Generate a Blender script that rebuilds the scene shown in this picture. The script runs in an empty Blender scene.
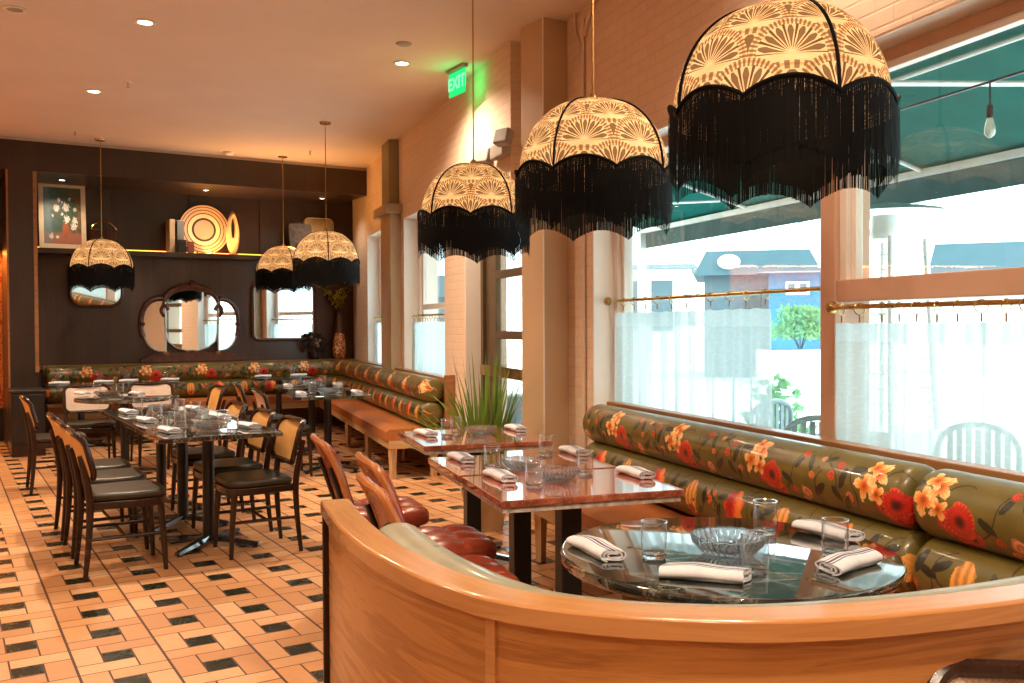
import bpy, bmesh, math, random
from mathutils import Vector, Matrix, noise as mnoise
random.seed(7)
S = bpy.context.scene
COL = S.collection
PI = math.pi
def R(d): return d * PI / 180.0

# ------------------------------------------------------------------ camera
CAMH = 1.42
FPX = 930.0
ROT = Matrix.Rotation(R(90 - 1.016), 3, 'X') @ Matrix.Rotation(R(-0.26), 3, 'Z')
cam_d = bpy.data.cameras.new('camera'); cam = bpy.data.objects.new('camera', cam_d); COL.objects.link(cam)
cam.matrix_world = Matrix.Translation((0, 0, CAMH)) @ ROT.to_4x4()
cam_d.sensor_width = 36.0; cam_d.lens = FPX / 1024 * 36.0; cam_d.clip_start = 0.05; cam_d.clip_end = 300
S.camera = cam
CAMP = Vector((0, 0, CAMH))
def ray(px, py):
    return ROT @ Vector(((px - 512) / FPX, -(py - 341.5) / FPX, -1.0))
def at(px, py, z):                     # point of the place at height z seen at a pixel
    d = ray(px, py); k = (z - CAMH) / d.z
    return CAMP + d * k

# ------------------------------------------------------------------ frames of the place
# building grid (floor tiles, alcove):   V = across, U = away
V2 = Vector((0.852, 0.524)); U2 = Vector((-0.524, 0.852))
# window wall: W = along it (away), N = outwards
W2 = Vector((-0.329, 0.944)); N2 = Vector((0.944, 0.329))
F0 = Vector((-4.13, 11.6))
ZC = 3.6
def WN(s, n, z=0.0):
    p = W2 * s + N2 * n
    return Vector((p.x, p.y, z))
def FT(k, t, z=0.0):
    p = F0 + V2 * k + U2 * t
    return Vector((p.x, p.y, z))
def on_t(px, py, t):                   # point on the alcove plane t
    d = ray(px, py); o = F0 + U2 * t
    k = (o.dot(U2)) / Vector((d.x, d.y)).dot(U2)
    return CAMP + d * k
def on_n(px, py, n):
    d = ray(px, py)
    k = n / Vector((d.x, d.y)).dot(N2)
    return CAMP + d * k
def kt(p):
    q = Vector((p.x, p.y)) - F0
    return q.dot(V2), q.dot(U2)
ANG_V = math.atan2(V2.y, V2.x); ANG_U = math.atan2(U2.y, U2.x)
ANG_W = math.atan2(W2.y, W2.x); ANG_N = math.atan2(N2.y, N2.x)

# ------------------------------------------------------------------ node expressions
class E:
    def __init__(s, nt, v): s.nt = nt; s.v = v
    def __add__(a, b): return M(a.nt, 'ADD', a, b)
    __radd__ = __add__
    def __sub__(a, b): return M(a.nt, 'SUBTRACT', a, b)
    def __rsub__(a, b): return M(a.nt, 'SUBTRACT', b, a)
    def __mul__(a, b): return M(a.nt, 'MULTIPLY', a, b)
    __rmul__ = __mul__
    def __truediv__(a, b): return M(a.nt, 'DIVIDE', a, b)
    def __rtruediv__(a, b): return M(a.nt, 'DIVIDE', b, a)
    def __gt__(a, b): return M(a.nt, 'GREATER_THAN', a, b)
    def __lt__(a, b): return M(a.nt, 'LESS_THAN', a, b)
    def __pow__(a, b): return M(a.nt, 'POWER', a, b)
    def abs(a): return M(a.nt, 'ABSOLUTE', a)
    def fract(a): return M(a.nt, 'FRACT', a)
    def floor(a): return M(a.nt, 'FLOOR', a)
    def sqrt(a): return M(a.nt, 'SQRT', a)
    def sin(a): return M(a.nt, 'SINE', a)
    def cos(a): return M(a.nt, 'COSINE', a)
    def mod(a, b): return M(a.nt, 'FLOORED_MODULO', a, b)
    def max(a, b): return M(a.nt, 'MAXIMUM', a, b)
    def min(a, b): return M(a.nt, 'MINIMUM', a, b)
    def sstep(a, lo, hi):
        n = a.nt.nodes.new('ShaderNodeMapRange'); n.interpolation_type = 'SMOOTHSTEP'
        plug(a.nt, n.inputs['Value'], a); n.inputs['From Min'].default_value = lo; n.inputs['From Max'].default_value = hi
        return E(a.nt, n.outputs[0])
def plug(nt, sock, v):
    if isinstance(v, E): nt.links.new(v.v, sock)
    elif isinstance(v, bpy.types.NodeSocket): nt.links.new(v, sock)
    elif isinstance(v, (tuple, list)) and sock.type == 'RGBA': sock.default_value = (*v[:3], 1)
    else: sock.default_value = v
def M(nt, op, *args):
    n = nt.nodes.new('ShaderNodeMath'); n.operation = op
    for i, a in enumerate(args): plug(nt, n.inputs[i], a)
    return E(nt, n.outputs[0])
def mixc(nt, f, a, b, mode='MIX'):
    n = nt.nodes.new('ShaderNodeMix'); n.data_type = 'RGBA'; n.blend_type = mode
    plug(nt, n.inputs[0], f); plug(nt, n.inputs[6], a); plug(nt, n.inputs[7], b)
    return n.outputs[2]
def coords(nt, kind):
    n = nt.nodes.new('ShaderNodeTexCoord'); return n.outputs[kind]
def sep(nt, vec):
    n = nt.nodes.new('ShaderNodeSeparateXYZ'); nt.links.new(vec, n.inputs[0])
    return [E(nt, o) for o in n.outputs]
def comb(nt, x, y, z=0.0):
    n = nt.nodes.new('ShaderNodeCombineXYZ')
    for i, a in enumerate((x, y, z)): plug(nt, n.inputs[i], a)
    return n.outputs[0]
def mapping(nt, vec, scale=(1, 1, 1), loc=(0, 0, 0), rot=(0, 0, 0)):
    n = nt.nodes.new('ShaderNodeMapping'); nt.links.new(vec, n.inputs[0])
    n.inputs['Scale'].default_value = scale; n.inputs['Location'].default_value = loc; n.inputs['Rotation'].default_value = rot
    return n.outputs[0]
def noise(nt, vec, scale, detail=3.0, rough=0.5, dist=0.0):
    n = nt.nodes.new('ShaderNodeTexNoise'); nt.links.new(vec, n.inputs['Vector'])
    n.inputs['Scale'].default_value = scale; n.inputs['Detail'].default_value = detail
    n.inputs['Roughness'].default_value = rough; n.inputs['Distortion'].default_value = dist
    return E(nt, n.outputs[0])
def ramp(nt, f, stops):
    n = nt.nodes.new('ShaderNodeValToRGB'); plug(nt, n.inputs[0], f)
    cr = n.color_ramp
    while len(cr.elements) < len(stops): cr.elements.new(0.5)
    for e, (p, c) in zip(cr.elements, stops): e.position = p; e.color = (*c, 1)
    return n.outputs[0]
def bump(nt, h, strength=0.3, dist=0.01):
    n = nt.nodes.new('ShaderNodeBump'); plug(nt, n.inputs['Height'], h)
    n.inputs['Strength'].default_value = strength; n.inputs['Distance'].default_value = dist
    return n.outputs[0]
MATS = {}
def mat(name):
    m = bpy.data.materials.new(name); m.use_nodes = True
    nt = m.node_tree; nt.nodes.clear()
    out = nt.nodes.new('ShaderNodeOutputMaterial')
    return m, nt, out
def pbr(nt, out, color, rough=0.5, metal=0.0, normal=None, spec=0.5, coat=0.0, **kw):
    b = nt.nodes.new('ShaderNodeBsdfPrincipled')
    plug(nt, b.inputs['Base Color'], color); plug(nt, b.inputs['Roughness'], rough); plug(nt, b.inputs['Metallic'], metal)
    b.inputs['Specular IOR Level'].default_value = spec; b.inputs['Coat Weight'].default_value = coat
    b.inputs['Coat Roughness'].default_value = 0.08
    for k, v in kw.items(): plug(nt, b.inputs[k], v)
    if normal is not None: nt.links.new(normal, b.inputs['Normal'])
    if out is not None: nt.links.new(b.outputs[0], out.inputs[0])
    return b
def simple(name, color, rough=0.5, metal=0.0, var=0.12, scale=8.0, bmp=0.0, spec=0.5, coat=0.0):
    if name in MATS: return MATS[name]
    m, nt, out = mat(name)
    c = coords(nt, 'Object')
    f = noise(nt, c, scale, 4)
    dark = tuple(x * (1 - var) for x in color); light = tuple(min(1, x * (1 + var)) for x in color)
    col = ramp(nt, f, [(0.3, dark), (0.7, light)])
    nrm = bump(nt, noise(nt, c, scale * 6, 3), bmp, 0.004) if bmp else None
    pbr(nt, out, col, rough, metal, nrm, spec, coat)
    MATS[name] = m
    return m
def emis(name, color, strength):
    m, nt, out = mat(name)
    e = nt.nodes.new('ShaderNodeEmission'); e.inputs[0].default_value = (*color, 1); e.inputs[1].default_value = strength
    nt.links.new(e.outputs[0], out.inputs[0]); MATS[name] = m
    return m

# ------------------------------------------------------------------ mesh builder
class MB:
    def __init__(s): s.v = []; s.f = []; s.uv = []
    def add(s, verts, faces, uvs=None):
        o = len(s.v); s.v += [tuple(v) for v in verts]
        s.f += [tuple(i + o for i in f) for f in faces]
        s.uv += list(uvs) if uvs else [(v[0] + v[1], v[2]) for v in s.v[o:]]
        return s
    def box(s, lo, hi, M4=None):
        x0, y0, z0 = lo; x1, y1, z1 = hi
        vs = [Vector(p) for p in ((x0, y0, z0), (x1, y0, z0), (x1, y1, z0), (x0, y1, z0), (x0, y0, z1), (x1, y0, z1), (x1, y1, z1), (x0, y1, z1))]
        if M4 is not None: vs = [M4 @ v for v in vs]
        return s.add(vs, [(0, 3, 2, 1), (4, 5, 6, 7), (0, 1, 5, 4), (1, 2, 6, 5), (2, 3, 7, 6), (3, 0, 4, 7)])
    def prism(s, pts, z0, z1):
        n = len(pts)
        vs = [(p[0], p[1], z0) for p in pts] + [(p[0], p[1], z1) for p in pts]
        fs = [tuple(range(n - 1, -1, -1)), tuple(range(n, 2 * n))] + [(i, (i + 1) % n, n + (i + 1) % n, n + i) for i in range(n)]
        return s.add(vs, fs)
    def tube(s, pts, r, seg=8, closed=False, flat=1.0):
        pts = [Vector(p) for p in pts]; n = len(pts)
        rs = r if isinstance(r, (list, tuple)) else [r] * n
        tans = []
        for i in range(n):
            a = pts[(i - 1) % n] if (closed or i > 0) else pts[i]
            b = pts[(i + 1) % n] if (closed or i < n - 1) else pts[i]
            tans.append((b - a).normalized())
        t0 = tans[0]; up = Vector((0, 0, 1)) if abs(t0.z) < 0.9 else Vector((1, 0, 0))
        x = t0.cross(up).normalized(); vs = []; uv = []; L = 0
        for i in range(n):
            t = tans[i]; x = (x - t * x.dot(t)).normalized(); y = t.cross(x)
            if i: L += (pts[i] - pts[i - 1]).length
            for j in range(seg):
                a = 2 * PI * j / seg
                vs.append(pts[i] + (x * math.cos(a) + y * math.sin(a) * flat) * rs[i]); uv.append((L, j / seg))
        fs = []
        for i in range(n if closed else n - 1):
            for j in range(seg):
                a = i * seg + j; b = i * seg + (j + 1) % seg; i2 = (i + 1) % n
                fs.append((a, b, i2 * seg + (j + 1) % seg, i2 * seg + j))
        if not closed:
            fs.append(tuple(range(seg - 1, -1, -1))); fs.append(tuple(range((n - 1) * seg, n * seg)))
        return s.add(vs, fs, uv)
    def lathe(s, prof, seg=24, c=(0, 0, 0), rmod=None, uscale=1.0):
        vs = []; uv = []; L = 0; n = len(prof)
        for i, (r, z) in enumerate(prof):
            if i: L += math.hypot(r - prof[i - 1][0], z - prof[i - 1][1])
            for j in range(seg + 1):
                a = 2 * PI * j / seg
                rr = r * (rmod(a, z) if rmod else 1.0)
                vs.append((c[0] + rr * math.cos(a), c[1] + rr * math.sin(a), c[2] + z)); uv.append((j / seg * uscale, L))
        fs = []; w = seg + 1
        for i in range(n - 1):
            for j in range(seg):
                fs.append((i * w + j, i * w + j + 1, (i + 1) * w + j + 1, (i + 1) * w + j))
        return s.add(vs, fs, uv)
    def sweep(s, path, prof, caps=True, closed=True, z0=0.0, u0=0.0):
        """path: 2D points; prof: (offset to the side, z) points; offset is to the LEFT of the path"""
        P = [Vector((p[0], p[1])) for p in path]; n = len(P); m = len(prof)
        pr = list(prof) + ([prof[0]] if closed else [])
        pl = [0.0]
        for i in range(1, len(pr)): pl.append(pl[-1] + math.hypot(pr[i][0] - pr[i - 1][0], pr[i][1] - pr[i - 1][1]))
        vs = []; uv = []; L = u0
        for i in range(n):
            a = (P[i] - P[i - 1]).normalized() if i else (P[1] - P[0]).normalized()
            b = (P[i + 1] - P[i]).normalized() if i < n - 1 else a
            na = Vector((-a.y, a.x)); nb = Vector((-b.y, b.x)); nm = (na + nb).normalized()
            k = 1.0 / max(0.35, nm.dot(na))
            if i: L += (P[i] - P[i - 1]).length
            for (o, z), l in zip(pr, pl):
                q = P[i] + nm * (o * k); vs.append((q.x, q.y, z + z0)); uv.append((L, l))
        w = len(pr); fs = []
        for i in range(n - 1):
            for j in range(w - 1):
                fs.append((i * w + j, (i + 1) * w + j, (i + 1) * w + j + 1, i * w + j + 1))
        if caps and closed:
            fs.append(tuple(range(0, m))); fs.append(tuple((n - 1) * w + j for j in range(m - 1, -1, -1)))
        return s.add(vs, fs, uv)
    def pad(s, w, h, t, nx=16, ny=16, p=6, tuft=0, depth=0.3, M4=None, bend=None, taper=0.0):
        """cushion in the XY plane, thickness along Z; both faces, rim closed"""
        def edge(a): return max(0.0, 1 - abs(a) ** p) ** (1.0 / p)
        top = []; bot = []; uv = []
        for j in range(ny + 1):
            for i in range(nx + 1):
                a = -math.cos(PI * i / nx); b = -math.cos(PI * j / ny)
                # keep a superellipse outline
                aa = a * (1 - 0.10 * abs(b) ** 5); bb = b * (1 - 0.10 * abs(a) ** 5)
                x = aa * w / 2 * (1 - taper * b); y = bb * h / 2
                th = t / 2 * edge(a) * edge(b)
                k = 1.0
                if tuft:
                    fx = abs(math.sin(PI * tuft * (a + 1) / 2)); fy = abs(math.sin(PI * tuft * (b + 1) / 2))
                    k = 1 - depth + depth * (fx ** 0.35) * (fy ** 0.35)
                top.append(Vector((x, y, th * k))); bot.append(Vector((x, y, -th * (0.8 if tuft else 1))))
                uv.append((x, y))
        if bend: top = [bend(v) for v in top]; bot = [bend(v) for v in bot]
        if M4 is not None: top = [M4 @ v for v in top]; bot = [M4 @ v for v in bot]
        n = (nx + 1) * (ny + 1); fs = []; q = nx + 1
        for j in range(ny):
            for i in range(nx):
                a = j * q + i
                fs.append((a, a + 1, a + q + 1, a + q)); fs.append((n + a, n + a + q, n + a + q + 1, n + a + 1))
        return s.add(top + bot, fs, uv + uv)
    def grid(s, fn, nu, nv):
        vs = []; uv = []
        for j in range(nv + 1):
            for i in range(nu + 1):
                p, t = fn(i / nu, j / nv); vs.append(p); uv.append(t)
        q = nu + 1
        return s.add(vs, [(j * q + i, j * q + i + 1, (j + 1) * q + i + 1, (j + 1) * q + i) for j in range(nv) for i in range(nu)], uv)
    def slab(s, fn, nu, nv, th):
        """closed thin shell: fn(u,v) -> (front point, back point, uv)"""
        f = []; b = []; uv = []
        for j in range(nv + 1):
            for i in range(nu + 1):
                p, q, t = fn(i / nu, j / nv); f.append(p); b.append(q); uv.append(t)
        n = len(f); w = nu + 1; fs = []
        for j in range(nv):
            for i in range(nu):
                a = j * w + i
                fs.append((a, a + 1, a + w + 1, a + w)); fs.append((n + a, n + a + w, n + a + w + 1, n + a + 1))
        rim = [i for i in range(w)] + [j * w + nu for j in range(1, nv + 1)] + [nv * w + i for i in range(nu - 1, -1, -1)] + [j * w for j in range(nv - 1, 0, -1)]
        for i in range(len(rim)):
            a, c = rim[i], rim[(i + 1) % len(rim)]; fs.append((a, n + a, n + c, c))
        return s.add(f + b, fs, uv + uv)
    def build(s, name, material, parent=None, smooth=40, bevel=0.0, seg=2, kind=None, label=None, merge=False):
        me = bpy.data.meshes.new(name); me.from_pydata(s.v, [], s.f); me.update()
        uvl = me.uv_layers.new(name='uv')
        lv = [0] * len(me.loops); me.loops.foreach_get('vertex_index', lv)
        flat = []
        for i in lv: flat += s.uv[i]
        uvl.data.foreach_set('uv', flat)
        bm = bmesh.new(); bm.from_mesh(me)
        bmesh.ops.recalc_face_normals(bm, faces=bm.faces)
        if merge: bmesh.ops.remove_doubles(bm, verts=bm.verts, dist=1e-5)
        bm.to_mesh(me); bm.free()
        if smooth:
            me.polygons.foreach_set('use_smooth', [True] * len(me.polygons))
            me.set_sharp_from_angle(angle=R(smooth))
        if material: me.materials.append(material)
        o = bpy.data.objects.new(name, me); COL.objects.link(o)
        if parent: o.parent = parent
        if bevel:
            b = o.modifiers.new('bevel', 'BEVEL'); b.width = bevel; b.segments = seg; b.limit_method = 'ANGLE'; b.angle_limit = R(50)
        if kind: o['kind'] = kind
        if label: o['label'] = label
        return o
def thing(name, label, cat, loc=(0, 0, 0), rz=0.0, group=None):
    o = bpy.data.objects.new(name, None); COL.objects.link(o); o.empty_display_size = 0.1
    o.location = loc; o.rotation_euler = (0, 0, rz); tag(o, label, cat, group)
    return o
def tag(o, label, cat, group=None):
    o['label'] = label; o['category'] = cat
    if group: o['group'] = group
    return o
def _kids(o): return [c for c in bpy.data.objects if c.parent == o]
KIDS = {}
def dup(root, loc, rz, label=None, group=None, cat=None):
    def cp(o, parent):
        c = o.copy(); COL.objects.link(c)
        if parent: c.parent = parent
        if o.name not in KIDS: KIDS[o.name] = _kids(o)
        for k in KIDS[o.name]: cp(k, c)
        return c
    r = cp(root, None)
    r.location = loc; r.rotation_euler = (0, 0, rz)
    if label: r['label'] = label
    if group: r['group'] = group
    return r
def struct(name, mb, material, **kw):
    return mb.build(name, material, kind='structure', **kw)
def frame4(o, x, y, z):
    m = Matrix((x, y, z)).transposed().to_4x4(); m.translation = o; return m
def WALLM(n=0.0):                       # local (along W, outwards N, up) -> world
    w = Vector((W2.x, W2.y, 0)); nn = Vector((N2.x, N2.y, 0)); return frame4(nn * n, w, nn, Vector((0, 0, 1)))
def ALC(t=0.0):                         # local (along V, inwards U, up) -> world
    v = Vector((V2.x, V2.y, 0)); u = Vector((U2.x, U2.y, 0)); return frame4(Vector((F0.x, F0.y, 0)) + u * t, v, u, Vector((0, 0, 1)))
def smooth_path(pts, n=6):
    P = [Vector(p) for p in pts]; out = []
    for i in range(len(P) - 1):
        a = P[max(0, i - 1)]; b = P[i]; c = P[i + 1]; d = P[min(len(P) - 1, i + 2)]
        for j in range(n):
            t = j / n
            out.append(0.5 * ((2 * b) + (c - a) * t + (2 * a - 5 * b + 4 * c - d) * t * t + (3 * b - a - 3 * c + d) * t ** 3))
    out.append(P[-1]); return out
def rrect(w, h, r, n=5, cx=0, cy=0):
    pts = []
    for (sx, sy, a0) in ((1, 1, 0), (-1, 1, 90), (-1, -1, 180), (1, -1, 270)):
        for i in range(n + 1):
            a = R(a0 + 90 * i / n); pts.append((cx + sx * (w / 2 - r) + r * math.cos(a), cy + sy * (h / 2 - r) + r * math.sin(a)))
    return pts
def circ_prof(o, z, r, n=20, sq=1.0):
    """closed round profile, starting at the back so that the seam is hidden"""
    return [(o - r * sq * math.cos(2 * PI * i / n), z + r * math.sin(2 * PI * i / n)) for i in range(n)]
# ------------------------------------------------------------------ materials
def floor_mat():
    m, nt, out = mat('pinwheel_tiles')
    x, y, z = sep(nt, coords(nt, 'Object'))
    P = 0.3475
    v = (x * 0.852 + y * 0.524 - 0.464) / P
    u = (x * -0.524 + y * 0.852 - 5.343) / P + 0.5
    a = v.fract(); b = u.fract()
    lo, hi = 1 / 3 - 0.01, 2 / 3 + 0.01
    ina = (a > lo) * (a < hi); inb = (b > lo) * (b < hi)
    dark = ina * inb
    w = 0.011
    def ln(q, val): return ((q - val).abs() < w)
    g = ln(a, lo) * (b > lo) + ln(a, hi) * (b < hi) + ln(b, hi) * (a > lo) + ln(b, lo) * (a < hi)
    g = g + (a < 0.016) + (a > 0.984) + (b < 0.010) + (b > 0.990)
    g = g.min(1.0)
    reg = (a < lo) * (b > lo) + (a > lo) * (b > hi) * 2 + (a > hi) * (b < hi) * 3 + (a < hi) * (b < lo) * 4
    wn = nt.nodes.new('ShaderNodeTexWhiteNoise'); wn.noise_dimensions = '3D'
    nt.links.new(comb(nt, v.floor(), u.floor(), reg), wn.inputs[0])
    rnd = E(nt, wn.outputs[0])
    ob = coords(nt, 'Object')
    cl = noise(nt, ob, 9, 5, 0.6)
    light = ramp(nt, rnd * 0.75 + cl * 0.3, [(0.1, (0.48, 0.225, 0.095)), (0.5, (0.60, 0.295, 0.122)), (0.95, (0.71, 0.42, 0.22))])
    light = mixc(nt, (noise(nt, ob, 30, 3) - 0.45).max(0.0) * 0.7, light, (0.42, 0.19, 0.08))
    c = mixc(nt, dark, light, (0.014, 0.017, 0.008))
    c = mixc(nt, g, c, (0.075, 0.030, 0.016))
    rough = 0.34 + cl * 0.14 - dark * 0.14 + g * 0.3
    h = (1 - g) + cl * 0.15
    pbr(nt, out, c, rough, 0, bump(nt, h, 0.35, 0.004), 0.45)
    return m
def brick_mat(name, color, amount=0.5):
    m, nt, out = mat(name)
    uv = coords(nt, 'UV')
    n = nt.nodes.new('ShaderNodeTexBrick'); nt.links.new(uv, n.inputs['Vector'])
    n.inputs['Scale'].default_value = 1.0; n.inputs['Mortar Size'].default_value = 0.006; n.inputs['Mortar Smooth'].default_value = 0.4
    n.inputs['Brick Width'].default_value = 0.205; n.inputs['Row Height'].default_value = 0.07
    n.inputs['Color1'].default_value = (1, 1, 1, 1); n.inputs['Color2'].default_value = (0.96, 0.96, 0.96, 1); n.inputs['Mortar'].default_value = (0.90, 0.89, 0.88, 1)
    fac = E(nt, n.outputs['Fac'])
    nz = noise(nt, uv, 14, 5, 0.6)
    col = mixc(nt, 1.0, ramp(nt, nz, [(0.3, tuple(x * 0.94 for x in color)), (0.7, color)]), n.outputs['Color'], 'MULTIPLY')
    h = (1 - fac) * 0.9 + noise(nt, uv, 40, 4) * 0.35
    pbr(nt, out, col, 0.62, 0, bump(nt, h, amount, 0.008), 0.35)
    return m
def wood_mat(name, dark, light, scale=1.0, rough=0.4, axis='UV', coat=0.0, stretch=14.0, spec=0.5):
    m, nt, out = mat(name)
    if axis == 'UV':
        vec = mapping(nt, coords(nt, 'UV'), (1.2 * scale, stretch * scale, 1))
    else:
        sc = {'X': (1.2, stretch, stretch), 'Y': (stretch, 1.2, stretch), 'Z': (stretch, stretch, 1.2)}[axis]
        vec = mapping(nt, coords(nt, 'Object'), tuple(q * scale for q in sc))
    a = noise(nt, vec, 1.3, 6, 0.62, 1.2)
    fine = noise(nt, mapping(nt, vec, (1.3, 7, 7)), 6.0, 5, 0.65)
    rings = ((a * 26).sin() * 0.5 + 0.5)
    f = a * 0.50 + rings * 0.16 + fine * 0.44
    col = ramp(nt, f, [(0.28, dark), (0.5, tuple((p + q) / 2 for p, q in zip(dark, light))), (0.78, light)])
    pbr(nt, out, col, rough, 0, bump(nt, fine, 0.12, 0.002), spec, coat)
    return m
def marble_mat(name, base, vein, scale=5.0, rough=0.06, speck=None, amount=1.0):
    m, nt, out = mat(name)
    o = coords(nt, 'Object')
    n1 = noise(nt, o, scale, 6, 0.62, 1.8); n2 = noise(nt, o, scale * 2.7, 6, 0.6, 2.2)
    v1 = (1 - (n1 - 0.5).abs() * 26).max(0.0); v2 = (1 - (n2 - 0.52).abs() * 34).max(0.0) * 0.6
    cloud = noise(nt, o, scale * 1.7, 5)
    c = mixc(nt, (v1 + v2).min(1.0) * amount * cloud.sstep(0.35, 0.7), ramp(nt, cloud, [(0.3, tuple(x * 0.55 for x in base)), (0.75, tuple(min(1, x * 1.5) for x in base))]), vein)
    if speck:
        vo = nt.nodes.new('ShaderNodeTexVoronoi'); nt.links.new(o, vo.inputs['Vector']); vo.inputs['Scale'].default_value = 90
        c = mixc(nt, (E(nt, vo.outputs['Distance']) < 0.22) * 0.8, c, speck)
    b = pbr(nt, out, c, rough, 0, None, 0.8, 1.0)
    b.inputs['Coat IOR'].default_value = 1.7; b.inputs['Coat Roughness'].default_value = 0.04
    return m
def floral_mat(name, base, motifs, rep=0.71, rough=0.38):
    m, nt, out = mat(name)
    uvs = coords(nt, 'UV')
    u, v, _ = sep(nt, uvs)
    wob = noise(nt, uvs, 60, 2) - 0.5; wob2 = noise(nt, mapping(nt, uvs, loc=(3, 7, 0)), 22, 3) - 0.5
    weave = noise(nt, uvs, 240, 2)
    col = ramp(nt, noise(nt, uvs, 9, 3), [(0.3, tuple(q * 0.82 for q in base)), (0.7, tuple(q * 1.15 for q in base))])
    for mo in motifs:
        kind, cx, cy, r = mo[:4]
        dx = (u - (cx - rep / 2)).mod(rep) - rep / 2
        dy = cy - v
        if kind in ('leaf', 'branch', 'bud', 'tulip'):
            an = R(mo[4]) if len(mo) > 4 else 0.0
            ca, sa = math.cos(an), math.sin(an)
            dx, dy = dx * ca + dy * sa, dy * ca - dx * sa
        rr = (dx * dx + dy * dy).sqrt(); th = M(nt, 'ARCTAN2', dy, dx)
        if kind == 'poppy':
            Rr = r * (0.84 + 0.16 * (th * 2.5 + 0.7).sin().abs()) + wob2 * r * 0.4
            k = (Rr - rr).sstep(0.0, 0.005)
            t = rr / r
            streak = (th * 23 + wob * 6).sin() * 0.10
            c2 = ramp(nt, t + streak, [(0.05, (0.02, 0.008, 0.008)), (0.24, (0.14, 0.01, 0.012)), (0.45, (0.66, 0.03, 0.014)), (0.66, (0.40, 0.014, 0.012)), (0.95, (0.80, 0.085, 0.03))])
        elif kind == 'lily':
            Rr = r * (0.42 + 0.58 * (th * 2.0 + mo[4]).cos().abs() ** 1.2) + wob * r * 0.7 + wob2 * r * 0.5
            k = (Rr - rr).sstep(0.0, 0.005)
            c2 = ramp(nt, rr / r + (th * 17).sin() * 0.1, [(0.05, (0.30, 0.03, 0.01)), (0.3, (0.70, 0.16, 0.02)), (0.55, (0.86, 0.38, 0.09)), (0.85, (0.90, 0.62, 0.30))])
        elif kind == 'tulip':
            Rr = r * (0.76 + 0.24 * (th * 3.5 + 0.4).sin().abs()) + wob * r * 0.3
            k = (Rr - (dx * dx * 1.25 + dy * dy * 0.9).sqrt()).sstep(0.0, 0.005)
            st = (dx * (38 / (r * 10)) + wob * 2.5).sin() * 0.5 + 0.5
            c2 = ramp(nt, st * 0.75 + rr / r * 0.2, [(0.1, (0.38, 0.014, 0.012)), (0.5, (0.70, 0.05, 0.02)), (0.9, (0.90, 0.28, 0.05))])
        elif kind == 'bud':
            k = (r + wob * r * 0.5 - (dx * dx * 2.6 + dy * dy * 0.8).sqrt()).sstep(0.0, 0.004)
            st = (dx * 190 + wob * 3).sin() * 0.5 + 0.5
            c2 = mixc(nt, st, mo[5], tuple(q * 0.5 for q in mo[5]))
        elif kind == 'rose':
            k = (r + wob2 * r * 0.8 - rr).sstep(0.0, 0.004)
            c2 = ramp(nt, (rr / r * 9 + th).sin() * 0.5 + 0.5, [(0.2, tuple(q * 0.55 for q in mo[4])), (0.8, mo[4])])
        elif kind == 'leaf':
            k = (r + wob * r * 0.5 - (dx * dx + dy * dy * 6.5).sqrt()).sstep(0.0, 0.004)
            c2 = mixc(nt, (dy * 300).sin().abs(), mo[5], tuple(q * 0.6 for q in mo[5]))
        else:       # branch
            curve = (dx * (11 / r * 0.3)).sin() * r * 0.18 + wob2 * 0.02
            k = ((dy - curve).abs() < 0.0035) * (dx.abs() < r)
            c2 = (0.035, 0.022, 0.012)
        col = mixc(nt, k, col, c2)
    dots = nt.nodes.new('ShaderNodeTexVoronoi'); nt.links.new(uvs, dots.inputs['Vector']); dots.inputs['Scale'].default_value = 17
    d = E(nt, dots.outputs['Distance'])
    pick = sep(nt, dots.outputs['Color'])[0]
    col = mixc(nt, ((d + wob * 0.12) < 0.15) * (pick > 0.70), col, (0.045, 0.040, 0.018))
    col = mixc(nt, ((d + wob * 0.10) < 0.13) * (pick < 0.10), col, (0.45, 0.035, 0.02))
    pbr(nt, out, col, rough, 0, bump(nt, weave, 0.06, 0.001), 0.5, 0.30)
    return m
OLIVE = (0.128, 0.100, 0.019)
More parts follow.
